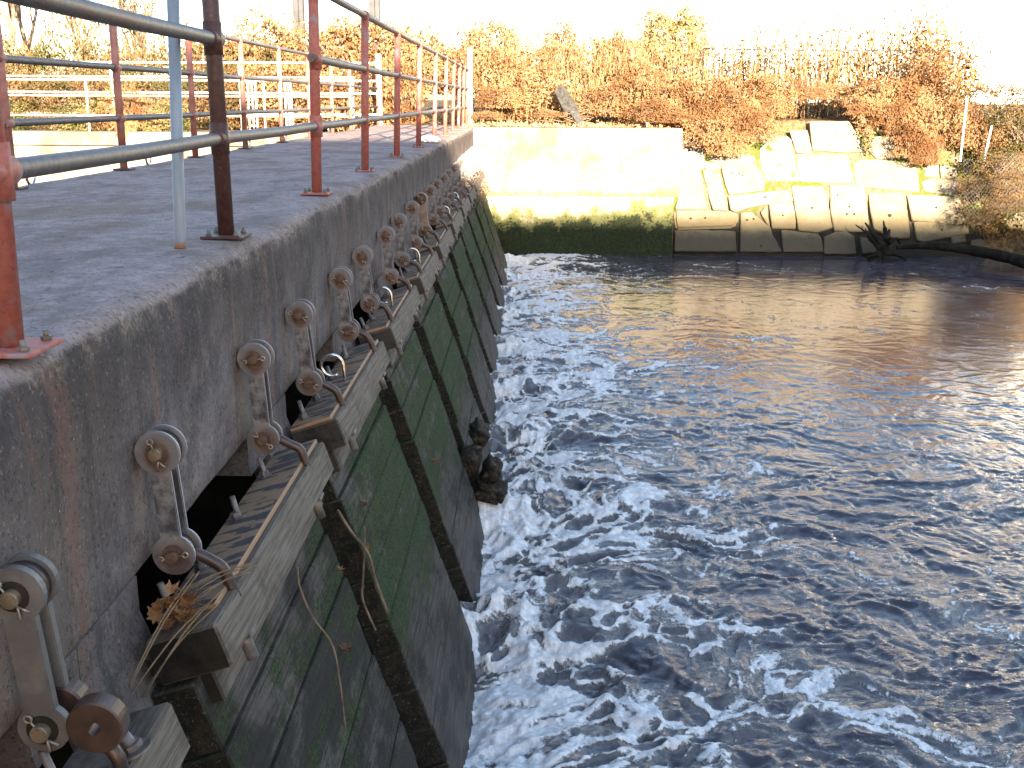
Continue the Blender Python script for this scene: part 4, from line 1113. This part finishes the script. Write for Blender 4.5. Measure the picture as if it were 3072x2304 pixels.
MO = [
 (1500, 300, 21.8, .55, .8, "low leafy mound at the foot of the white pole"),
 (1820, 320, 21.6, .7, .8, "round orange mound right of the leaning board"),
 (1930, 290, 21.9, .85, 1.0, "large orange mound over the middle of the concrete wall"),
 (2030, 320, 21.4, .85, 1.0, "orange mound over the right end of the concrete wall"),
 (2130, 340, 21.2, .8, 1.05, "orange foliage hanging over the three holed block"),
 (2180, 390, 20.9, .55, .9, "lowest tongue of orange leaves spilling onto the stones"),
 (2250, 300, 21.8, .8, .9, "orange brown mound left of the topmost pale block"),
 (2340, 280, 21.8, .62, .8, "small mound just above the large round cornered stone"),
 (2450, 275, 22.3, .6, .45, "flattened mound behind the topmost pale block"),
 (2580, 280, 22.2, .6, .45, "flattened mound behind the five sided block"),
 (2700, 330, 21.6, .8, 1.0, "orange mass above the upper right stones"),
 (2770, 400, 21.2, .65, 1.0, "orange leaves spilling down at the right end of the stones"),
 (2700, 400, 21.0, .38, .8, "small hanging tuft over the small upper block"),
 (2990, 330, 21.6, 1.0, 1.0, "brown orange bush behind the shorter leaning pole"),
 (3060, 400, 20.6, .9, 1.0, "brown orange bush at the right edge of the picture"),
 (2930, 560, 20.0, .5, .6, "low brown weeds below the taller leaning pole"),
 (3020, 620, 19.2, .5, .6, "low brown weeds under the wire netting"),
]
for i, (x, y, Yd, s_, sz, lab) in enumerate(MO):
    p = onY(x, y, Yd); plant("orange_bush", (VB if i > 12 else VM)[i % 3], (p.x, Yd, p.z), (s_, s_, s_ * sz), rnd.uniform(-.5, .5), lab, "bush", "orange bushes on the bank")
MO2 = [
 (2085, 350, 21.1, .60, .9, "orange leaves hanging down over the grey slab beside the concrete wall"),
 (2150, 410, 20.6, .60, 1.0, "lowest hanging orange tuft over the low stones by the slab"),
 (2225, 395, 20.7, .62, .9, "orange tuft hanging left of the large round cornered stone"),
 (2300, 330, 21.3, .55, .7, "loose orange weeds in front of the topmost stones, left side"),
 (2640, 300, 21.9, .75, .8, "orange weeds over the small upper blocks"),
 (2750, 440, 20.7, .50, 1.1, "hanging orange leaves ending above the rounded boulder"),
 (2840, 380, 21.1, .65, 1.2, "brown orange bush left of the taller leaning pole"),
 (2920, 420, 20.9, .60, .9, "tangled brush between the two leaning poles"),
 (3010, 500, 20.0, .65, .8, "brown brush above the wire netting"),
 (2950, 660, 19.3, .40, .5, "thin brown weeds at the foot of the netting"),
 (3060, 560, 19.2, .60, .8, "brush at the right picture edge beside the netting"),
 (1640, 345, 21.1, .35, .35, "flat litter mound left of the short grey board"),
 (1450, 350, 21.3, .45, .35, "flat pale litter at the foot of the white pole"),
 (1960, 345, 20.9, .55, .7, "orange bush lapping over the middle of the concrete wall top"),
 (2020, 352, 20.8, .50, .6, "orange bush lapping over the right part of the concrete wall top"),
]
for i, (x, y, Yd, s_, sz, lab) in enumerate(MO2):
    p = onY(x, y, Yd); plant("orange_bush", (VB if 7 < i < 11 else VM)[i % 3], (p.x, Yd, p.z), (s_, s_, s_ * sz), rnd.uniform(-.5, .5), lab, "bush", "orange bushes on the bank")
for i, x in enumerate((-20, 90, 200, 310, 420, 530, 640, 740, 850)):
    p = onY(x, 300, 27.5)
    plant("tall_thicket", VB[i % 3], (p.x, 27.5 + .5 * (i % 2), .55), (1.6, 1.2, 1.9 + .3 * (i % 3)), rnd.uniform(0, 6), "tall brown thicket far behind the fences, " + ORD[i] + " from the left", "bush", "thickets behind the left fences")
def hit(px, py):
    w_ = ray(px, py); q = CC.copy()
    for _ in range(3000):
        q = q + w_ * .01 if q[1] > 16 else q + w_ * .2
        if q[1] > 19.35 and q[2] < float(gz(np.array(q[0]), np.array(q[1]))): break
    return q
VW = variants(mound_variant, (61, 62), M_knotd, M_stalk, nl=420, smin=.08, smax=.20, rz=.9)
rb = random.Random(3); PLC = ["beside the leaning poles", "under the shorter leaning pole", "at the right edge below the poles", "at the top left of the netting", "at the top of the netting", "at the top right of the netting",
  "left of the netting", "in the middle of the netting", "at the right end of the netting", "at the lower left of the netting", "under the netting", "above the greenish rock", "just above the log", "left of the greenish rock", "below the greenish rock"]
for i in range(15):
    x = 2905 + 68 * (i % 3) + rb.uniform(-14, 14); y = 430 + 58 * (i // 3) + rb.uniform(-15, 15)
    q = hit(x, y); plant("brush_tuft", VW[i % 2], (q[0], q[1] - .05, q[2] + .02), (.5, .5, .5 * rb.uniform(.8, 1.2)), rb.uniform(0, 6), "low dry brush on the right bank, " + PLC[i], "brush", "brush on the right bank")
for i, (x, y, Yd, s_, sz, lab) in enumerate(((2110, 385, 20.75, .42, 1.1, "orange drape falling over the grey slab's right edge"), (2190, 445, 20.45, .36, 1.1, "lowest orange drape, just above the three holed block"), (2260, 360, 21.0, .45, 1.0, "orange drape on the shoulder of the large round cornered stone"),
    (2680, 350, 21.2, .55, .9, "orange drape between the two sweeping vines"), (2790, 470, 20.55, .36, 1.2, "orange drape hanging beside the thick brown vine"), (2600, 330, 21.3, .42, .7, "orange weeds lapping over the five sided block"), (2420, 285, 21.7, .5, .5, "straw coloured weeds on the edge above the topmost pale block"))):
    p = onY(x, y, Yd); plant("hanging_leaves", VM[i % 3], (p.x, Yd, p.z), (s_, s_ * .6, s_ * sz), rnd.uniform(-.5, .5), lab, "bush", "leaf drapes over the stones")
rl = np.random.RandomState(77); lp = []
while len(lp) < 5200:
    x = rl.uniform(-1.2, 4.6); y = rl.uniform(20.5, 23.4)
    lp.append((x, y, float(gz(np.array(x), np.array(y))) + rl.uniform(.0, .06)))
vs, fs = leafs(lp, .05, .12, rl, 0.1); b = MB(); b.add(vs, fs)
M_pl = mat_leaf("pale_litter_leaf", [(.30, .19, .10), (.44, .33, .20), (.24, .14, .07)], .2)
o = b.build("leaf_litter", M_pl, fixn=False); tag(o, "pale dead leaves covering the ground above the concrete wall", "leaf litter", kind="stuff")
# hanging vines over the stones
for (pp, lab) in (([(2470, 285), (2540, 310), (2590, 370), (2612, 440)], "dark vine arching down between the pale upper blocks"), ([(2600, 325), (2680, 345), (2740, 400), (2790, 480)], "thick brown vine sweeping down to the right end of the stones"),
                  ([(2560, 318), (2660, 335), (2720, 400), (2760, 470)], "second brown vine hugging the right hand sweep of stems")):
    t = empty("hanging_vine", onY(*pp[0], 21.9)); tag(t, lab, "vine")
    p3 = spline([onY(x, y, 21.9 - .4 * i) for i, (x, y) in enumerate(pp)], 10)
    b = MB()
    for q in range(5): b.tube([p + Vector((rnd.uniform(-.05, .05), rnd.uniform(-.03, .03), rnd.uniform(-.05, .05))) for p in p3], .010, 4)
    kid(b.build("stems", M_bark), t)
    r_ = np.random.RandomState(len(lab)); pts = [np.array(p3[r_.randint(len(p3))]) + r_.normal(0, .07, 3) for _ in range(420)]
    vs, fs = leafs(pts, .04, .09, r_, .8); b = MB(); b.add(vs, fs); kid(b.build("leaves", M_knot, fixn=False), t)
# left bank: brambles
LB = ["at the left picture edge", "left of the first back rail post", "behind the first back rail post", "left of the galvanised pipe", "behind the galvanised pipe", "behind the dark brown post", "right of the dark brown post",
      "behind the white gate frames", "left of the tall red post", "right of the tall red post", "behind the thick white end post", "between the white end post and the railing"]
for i, x in enumerate((20, 130, 240, 350, 460, 570, 680, 790, 890, 990, 1090, 1190)):
    p = onY(x, 300, 23.6)
    plant("bramble_bush", VB[i % 3] if i < 7 else (VM[i % 3]), (p.x, 23.6 + .4 * (i % 2), .28), (1.15, 1.0, 1.25), rnd.uniform(0, 6), "brown tangled bush " + LB[i], "bush", "bushes behind the far fences")
for i, x in enumerate((60, 190, 300, 420, 520)):
    p = onY(x, 350, 22.2); plant("low_weeds", VY[0] if i % 2 == 0 else VB[i % 3], (p.x, 21.9, .02), (.75, .5, .5), rnd.uniform(0, 6), f"yellow green weeds on the low left wall, {ORD[i]} tuft from the left", "weeds", "weeds on the left wall")
p = onY(385, 320, 21.5); plant("orange_creeper", VM[1], (p.x, 21.4, .15), (.55, .5, .8), .3, "orange creeper climbing the fence and hanging over the low wall", "creeper")
p = onY(430, 390, 21.0); plant("orange_creeper", VM[2], (p.x - .2, 20.6, -.12), (.2, .12, .42), .3, "short orange creeper strand hanging on the low wall face", "creeper")
for i, (x, y, Yd, s_, v, lab) in enumerate(((1230, 220, 29, 1.5, VY[0], "yellow green shrub behind the red railing"), (2020, 140, 36, 1.25, VC[0], "dull olive rounded tree behind the reeds, ending at the pale wall"),
     (1000, 190, 27.0, 1.5, VM[0], "orange bush between the two dark steel columns"), (800, 200, 28, 1.5, VM[2], "orange bush left of the left steel column"), (1120, 200, 27.0, 1.4, VM[1], "orange bush below the right steel column"),
     (1470, 170, 27, 1.1, VM[1], "tall orange bush behind the white pole"), (1330, 230, 27, 1.2, VM[0], "orange bush behind the far end of the railing"), (700, 210, 28, 1.3, VB[1], "brown bush right of the dark brown post"),
     (1680, 190, 30, 1.2, VM[2], "pale orange bush far behind the leaning board"), (1850, 200, 31, 1.3, VM[0], "pale orange bush far behind the reeds"))):
    p = onY(x, y, Yd); plant("tall_bush", v, (p.x, Yd, p.z), s_, rnd.uniform(0, 6), lab, "bush", "bushes in the background")
def tree(loc, h, seed, lab, spread=.6, leaf=True, wid=.11):
    r_ = random.Random(seed); t = empty("bare_tree", loc); tag(t, lab, "tree", "bare autumn trees on the left")
    tr = MB(); cr = MB(); tips = []
    def grow(p, dv, L, r, lev):
        q = p; pts = [p]; rs = [r]; dd = dv.copy()
        for s_ in range(3):
            dd = (dd + Vector((r_.uniform(-.2, .2), r_.uniform(-.2, .2), r_.uniform(-.05, .15)))).normalized(); q = q + dd * L / 3; pts.append(q); rs.append(r * (1 - .15 * (s_ + 1)))
        (tr if lev < 2 else cr).tube(pts, rs, 6 if lev < 2 else 3, False)
        if lev == 5: tips.append(q); return
        for _ in range(3 if lev else 5):
            nd = (dd + Vector((r_.uniform(-1, 1), r_.uniform(-1, 1), r_.uniform(-.25, .6))) * spread).normalized()
            grow(pts[r_.randint(1, 3)] if lev else pts[r_.randint(2, 3)], nd, L * r_.uniform(.62, .82), max(r * .58, .008), lev + 1)
    grow(Vector((0, 0, -.2)), Vector((0, 0, 1)), h * .33, wid, 0)
    me = mesh_of("trunk", tr, M_bark); a = bpy.data.objects.new("trunk", me); link(a, t)
    rn = np.random.RandomState(seed); pts = [np.array(tips[rn.randint(len(tips))]) + rn.normal(0, .25, 3) for _ in range(900)]
    me = mesh_of("crown", cr, M_bark); a = bpy.data.objects.new("crown", me); link(a, t)
    if leaf:
        vs, fs = leafs(pts, .06, .14, rn); b = MB(); b.add(vs, fs); me = mesh_of("leaves", b, M_knotd); a = bpy.data.objects.new("leaves", me); link(a, t)
for (x, Yd, h, s_, lab) in ((110, 34, 8.5, 3, "bare branching tree between the first post and the back rail post"), (255, 36, 6.6, 8, "slender bare tree just right of the back rail post"), (20, 30, 7.5, 5, "bare tree at the left picture edge"),
                          (430, 38, 5.6, 9, "small leafy autumn tree left of the galvanised pipe"), (-60, 44, 8.0, 12, "bare tree reaching in from the left edge")):
    p = onY(x, 300, Yd); tree((p.x, Yd, .2), h, s_, lab)
wb = empty("pale_wall", (onY(2500, 100, 60).x, 60, 0)); tag(wb, "tall blank pale wall rising behind the reeds on the right", "wall")
xa = onY(2119, 100, 60).x
M_pale = mat_simple("pale_cladding", (.72, .72, .71), (.80, .80, .79), .5, .7)
b = MB(); b.box((xa, 60, -.2), (xa + 26, 60.25, 13)); kid(b.build("cladding", M_pale), wb)
b = MB(); b.box((xa - .02, 59.9, 13.003), (xa + 26.1, 60.35, 13.3)); kid(b.build("roof_edge", M_pale), wb)

# ------------------------------------------------------------------ debris on the gates
def debris_leaf(b, c, r_, s_):
    n = 9; up_ = Vector((r_.uniform(-.6, .6), r_.uniform(-.6, .6), 1)).normalized(); tv = up_.orthogonal().normalized(); tv.rotate(Matrix.Rotation(r_.uniform(0, 6.28), 3, up_)); bv = up_.cross(tv)
    cen = Vector(c); vs = [cen]
    for i in range(n * 2):
        a = math.pi * i / n; rad = s_ * (1.0 if i % 2 == 0 else .68) * r_.uniform(.7, 1.1)
        vs.append(cen + tv * math.cos(a) * rad + bv * math.sin(a) * rad * .8 + up_ * (rad * rad / s_) * r_.uniform(.1, .7))
    b.add(vs, [(0, 1 + i, 1 + (i + 1) % (2 * n)) for i in range(2 * n)])
r_ = random.Random(5); b = MB()
for i in range(34):
    u_ = r_.uniform(0, 1)
    p = onY(500 + r_.uniform(-45, 60) + 40 * u_, 1850 + r_.uniform(-45, 45) - 40 * u_, 2.24 + r_.uniform(0, .08))
    debris_leaf(b, p, r_, r_.uniform(.016, .034))
o = b.build("dry_leaves", M_litter, fixn=False); tag(o, "heap of dry brown leaves caught on the near end of the second gate", "leaves")
b = MB()
for i in range(5):
    x0, y0 = 600 + r_.uniform(-30, 70), 1770 + r_.uniform(-60, 60); a0 = onY(x0, y0, 2.30); a1 = onY(400 + r_.uniform(-30, 40), 2060 + r_.uniform(-40, 60), 2.12)
    b.tube(spline([a0, (a0 + a1) / 2 + Vector((0, 0, .02)), a1], 5), .0022, 5)
for i in range(6):
    a0 = onY(540 + r_.uniform(-20, 30), 1800 + r_.uniform(-20, 40), 2.27); a1 = onY(760 + r_.uniform(-20, 20), 1700 + r_.uniform(-20, 30), 2.42); b.tube(spline([a0, (a0 + a1) / 2 + Vector((0, 0, .012)), a1], 4), .0016, 4)
o = b.build("dry_stalks", M_straw); tag(o, "bundle of dry grass stalks hanging off the second gate header", "stalks")
TW = [([(985, 1530), (1030, 1600), (1075, 1655), (1100, 1740), (1135, 1835)], 3.72, .0055, "longest dark twig hanging in the gap past the second gate"),
      ([(1066, 1580), (1066, 1660), (1062, 1740), (1062, 1800), (1100, 1890)], 3.74, .0045, "upright forked twig in the gap beside the longest one"),
      ([(855, 1700), (862, 1760), (900, 1850), (960, 1935), (985, 2060), (1000, 2190)], 2.66, .0028, "thin trailing stem on the planks of the second gate")]
for pp, Yd, rr2, lab in TW:
    b = MB(); b.tube(spline([onY(x, y, Yd) + Vector((.035, 0, 0)) for x, y in pp], 6), rr2, 6); o = b.build("twig", M_twig); tag(o, lab, "twig", "twigs caught on the gates")
for (x, y, Yd, lab, sz) in ((1085, 1508, 4.2, "pale curled leaf stuck on the third gate", .03), (1030, 1950, 2.9, "brown torn leaf hanging on the second gate planks", .035), (1012, 1710, 3.1, "small dry leaf higher on the second gate planks", .02), (1300, 1385, 5.9, "star shaped pale leaf on the fourth gate", .035), (1100, 1645, 4.0, "small orange leaf at the edge of the third gate", .018)):
    b = MB(); u_ = 0
    # put it on the gate face: intersect the ray with the plank plane
    gp = gl(-.092, .5); nrm = np.array([math.cos(TL), 0, math.sin(TL)])
    q = onP(x, y, (gp[0], 0, gp[1]), nrm) + Vector(nrm) * .012
    debris_leaf(b, q, r_, sz); debris_leaf(b, q + Vector((0, .01, -.02)), r_, sz * .6); o = b.build("dry_leaf", M_litter, fixn=False); tag(o, lab, "leaf", "leaves stuck on the gates")
# broken timber ends at the fifth gate
BT = [((1440, 1300), 7.10, (.10, .22, .10), .35, "broken pointed timber end jutting from the fifth gate, topmost of the broken pieces"),
      ((1410, 1385), 7.08, (.12, .20, .14), -.2, "rounded barnacled timber stub below the pointed one"),
      ((1475, 1410), 7.08, (.10, .18, .12), .2, "barnacled timber stub nearest the foam, right of the rounded one"),
      ((1470, 1470), 7.05, (.19, .20, .11), .05, "lowest broken timber lying just above the water at the fifth gate")]
for (pp, Yd, sz, ang, lab) in BT:
    c0 = onY(*pp, Yd); bm = bmesh.new(); bmesh.ops.create_cube(bm, size=1)
    bmesh.ops.subdivide_edges(bm, edges=bm.edges[:], cuts=5, use_grid_fill=True)
    co = np.array([v.co[:] for v in bm.verts]); nn = fbm(co[:, 0] * 3 + c0.x * 9, co[:, 2] * 3 + co[:, 1] * 2, 50, 4)
    for v, q in zip(bm.verts, nn):
        rr3 = max(abs(v.co.x), abs(v.co.z)); lq = math.hypot(v.co.x, v.co.z) or 1
        f = (rr3 / lq) * .55 + .5
        tp = 1 - .35 * max(0, -v.co.y + .1)
        v.co = Vector((v.co.x * f * sz[0] * tp * 1.2, v.co.y * sz[1], v.co.z * f * sz[2] * tp * 1.2)) * (1 + .35 * float(q))
    me = bpy.data.meshes.new("broken_timber"); bm.to_mesh(me); bm.free(); me.materials.append(M_barn); me.polygons.foreach_set("use_smooth", [True] * len(me.polygons))
    o = bpy.data.objects.new("broken_timber", me); link(o); o.location = c0; o.rotation_euler = (.15, ang + .3, ang * .6); tag(o, lab, "timber", "broken timbers at the fifth gate")
# sunlit straw at the far corner
b = MB()
for i in range(160):
    y = r_.uniform(15.5, 18.9); n_ = r_.uniform(-.2, .03); q = gl(n_, r_.uniform(-.03, .35)); a = r_.uniform(0, 6.28)
    p = Vector((q[0] + .03, y, q[1])); b.tube([p, p + Vector((r_.uniform(-.05, .12), math.cos(a) * .2, r_.uniform(-.22, .05)))], .004, 3, False)
o = b.build("straw_debris", M_straw, fixn=False); tag(o, "sunlit straw and dead grass caught on the last gates by the far wall", "straw")

# ------------------------------------------------------------------ unseen building added behind the camera to shade the dam
SUN_EL, SUN_AZ = R(13.2), R(14)     # azimuth measured from -Y toward +X
to_sun = Vector((math.sin(SUN_AZ) * math.cos(SUN_EL), -math.cos(SUN_AZ) * math.cos(SUN_EL), math.sin(SUN_EL)))
slope = to_sun.z / -to_sun.y
BYY = -34.0; ztop = slope * (13.35 - BYY)
bd = empty("shade_building", (8, BYY - 5, -2)); tag(bd, "long unseen brick building added behind the camera to shade the dam", "building")
M_brick = mat_simple("dull_brick", (.20, .09, .06), (.28, .14, .10), 2, .9)
b = MB(); b.box((-55, BYY - 12, -2), (75, BYY, ztop - .4)); kid(b.build("wall", M_brick), bd)
b = MB(); b.box((-55.3, BYY - 12.3, ztop - .395), (75.3, BYY + .3 - .3, ztop), .0); kid(b.build("parapet", M_wall), bd)
for i in range(20):
    b = MB(); x = -52 + i * 6.4; b.box((x, BYY + .003, 2.5), (x + 2.2, BYY + .06, 5.5)); kid(b.build("window", M_pole), bd)

# ------------------------------------------------------------------ water
WZ = -2.34
xs = np.concatenate([np.linspace(-2.6, -1.0, 6)[:-1], np.arange(-1.0, 3.6, .0125)])
step = .0125; lst = [xs[-1]]
while lst[-1] < 15: step *= 1.006; lst.append(lst[-1] + step)
xs = np.concatenate([xs, lst[1:], [17, 20, 26, 40]])
ys = [2.6]
while ys[-1] < 20.6: ys.append(ys[-1] + max(.009, .0026 * ys[-1]))
ys = np.concatenate([[-14, -8, -4, -1, 0, 1, 1.6, 2.0, 2.3, 2.5], ys])
X, Y = np.meshgrid(xs, ys)
gapphase = (Y - (2.075 + PER)) / PER
gd = (gapphase - np.round(gapphase)) * PER          # distance to nearest gate gap
gi = np.round(gapphase)
# long-range wander
wx = X + .55 * fbm(X * .55, Y * .55, 61, 3) + .18 * fbm(X * 1.7, Y * 1.7, 62, 3)
wy = Y + .60 * fbm(X * .55 + 7, Y * .55, 63, 3) + .20 * fbm(X * 1.7, Y * 1.7 + 4, 64, 3)
def ridge(x, y, s): return 1 - np.abs(pn(x, y, s)) * 2.2
shore = X + .22
dens = 1.0 * np.exp(-np.clip(shore - .42, 0, 99) / .95) + .21 * np.exp(-np.clip(shore, 0, 99) / 4.5)
dens = dens * (1 + .75 * fbm(X * .45 + 3, Y * .40, 70, 3))
dens = dens * (1 - .38 * sst(5.6, 4.2, Y) * sst(-.3, .5, X))
dens = dens * (1 - .35 * sst(11, 18, Y) * sst(1.0, 2.5, X))
dens = dens + .05
r1 = ridge(wx * .95, wy * 1.35, 71); r2 = ridge(wx * 2.2 + 3, wy * 2.9, 72); r3 = ridge(wx * 4.8, wy * 6.0 + 2, 73); r4 = ridge(wx * 10, wy * 12, 75); r5 = ridge(X * 21, Y * 24, 77)
net = np.maximum(r1 * 1.0, np.maximum(r2 * .95, r3 * .86))
net = .56 * net + .14 * r2 + .15 * r3 + .10 * r4 + .05 * r5
patch = fbm(wx * .7, wy * 1.0, 74, 4)
val = net + .40 * patch + .08 * fbm(X * 9, Y * 12, 76, 3)
th = .955 - .53 * np.clip(dens, 0, .97)
foam = sst(th - .12, th + .26, val)
# jets at the gaps
reach = .50 + .40 * hsh(gi, gi * 0, 5)
jet = np.exp(-(gd / .22) ** 2) * np.exp(-np.clip(shore + .05, 0, 99) / reach)
jn = fbm(X * 5, Y * 6, 80, 5, .6)
jet = np.clip(jet * (1 + .9 * jn), 0, 1)
churn = np.clip(np.maximum(jet * .9, .75 * sst(th - .42, th + .12, val)) + .15 * np.exp(-np.clip(shore, 0, 99) / .9), 0, 1)
foam = foam * (1 - .3 * sst(.25, .7, jet)) + jet * (.42 + .75 * fbm(X * 5, Y * 17, 83, 5, .6))
foam = np.clip(foam, 0, 1)
# heights
turb = .22 + .9 * np.exp(-np.clip(shore, 0, 99) / 2.0) + .22 * np.exp(-np.clip(shore, 0, 99) / 6)
fade = 1 - .80 * sst(5.0, 13, Y - .8 * np.exp(-np.clip(shore, 0, 99)) * 6)
H = turb * fade * (.060 * fbm(wx * .8, wy * 1.15, 90, 3) + .030 * (1 - 2 * np.abs(pn(wx * 2.6, wy * 3.3, 91))) + .013 * (1 - 2 * np.abs(pn(wx * 6.0, wy * 7.2, 92))) + .010 * pn(wx * 4.1, wy * 5.0, 97))
H = H + fade * (.5 + .5 * turb) * (.0075 * (1 - 2 * np.abs(pn(wx * 11 + 2, wy * 13.5, 93))) + .0030 * (1 - 2 * np.abs(pn(wx * 21 + 2, wy * 26, 96))) + .002 * fbm(X * 30, Y * 36, 94, 2))
H = H + .10 * jet * (1 + .5 * fbm(X * 8, Y * 10, 84, 4)) + foam * (.014 + .020 * fbm(X * 13, Y * 16, 95, 3)) * (.5 + turb * .6)
H = H - .06 * np.exp(-np.clip(shore, 0, 99) / .25) * (1 - jet) - .11 * np.exp(-np.clip(shore, 0, 99) / .9) * sst(13, 6, Y)
H = np.where((Y < 2.5) | (X > 15) | (Y > 20.3), 0, H)
n, k = X.shape
co = np.stack([X, Y, WZ + H], -1).reshape(-1, 3).astype(np.float32)
me = bpy.data.meshes.new("water")
I, J = np.meshgrid(np.arange(n - 1), np.arange(k - 1), indexing='ij')
a = (I * k + J).ravel(); q = np.stack([a, a + 1, a + k + 1, a + k], 1).astype(np.int32)
me.vertices.add(n * k); me.vertices.foreach_set("co", co.ravel())
me.loops.add(q.size); me.loops.foreach_set("vertex_index", q.ravel())
me.polygons.add(len(q)); me.polygons.foreach_set("loop_start", np.arange(0, q.size, 4, dtype=np.int32))
me.polygons.foreach_set("use_smooth", np.ones(len(q), dtype=bool))
me.update(calc_edges=True)
for nm, arr in (("foam", foam), ("churn", churn)):
    at = me.attributes.new(nm, 'FLOAT', 'POINT'); at.data.foreach_set("value", arr.ravel().astype(np.float32))
me.materials.append(mat_water())
o = bpy.data.objects.new("water", me); link(o); tag(o, "dark foaming water", kind="structure")

# ------------------------------------------------------------------ light
w = bpy.data.worlds.new("World"); scene.world = w; w.use_nodes = True
nt_ = w.node_tree; bg = nt_.nodes["Background"]
sky = nt_.nodes.new("ShaderNodeTexSky"); sky.sky_type = 'NISHITA'; sky.sun_disc = False
sky.sun_elevation = SUN_EL
sky.sun_rotation = math.atan2(to_sun.x, to_sun.y)
sky.air_density = 1.0; sky.dust_density = 1.0; sky.ozone_density = 1.0
nt_.links.new(sky.outputs[0], bg.inputs[0]); bg.inputs[1].default_value = .067
sl = bpy.data.lights.new("sun", 'SUN'); sl.energy = 5.0; sl.angle = R(.6); sl.color = (1, .81, .57)
so = bpy.data.objects.new("sun", sl); link(so); so.rotation_euler = (-to_sun).to_track_quat('-Z', 'Y').to_euler(); so.location = (0, -20, 30)
scene.view_settings.view_transform = 'Standard'; scene.view_settings.look = 'None'; scene.view_settings.gamma = 1; scene.view_settings.use_curve_mapping = False
scene.view_settings.exposure = 3.27
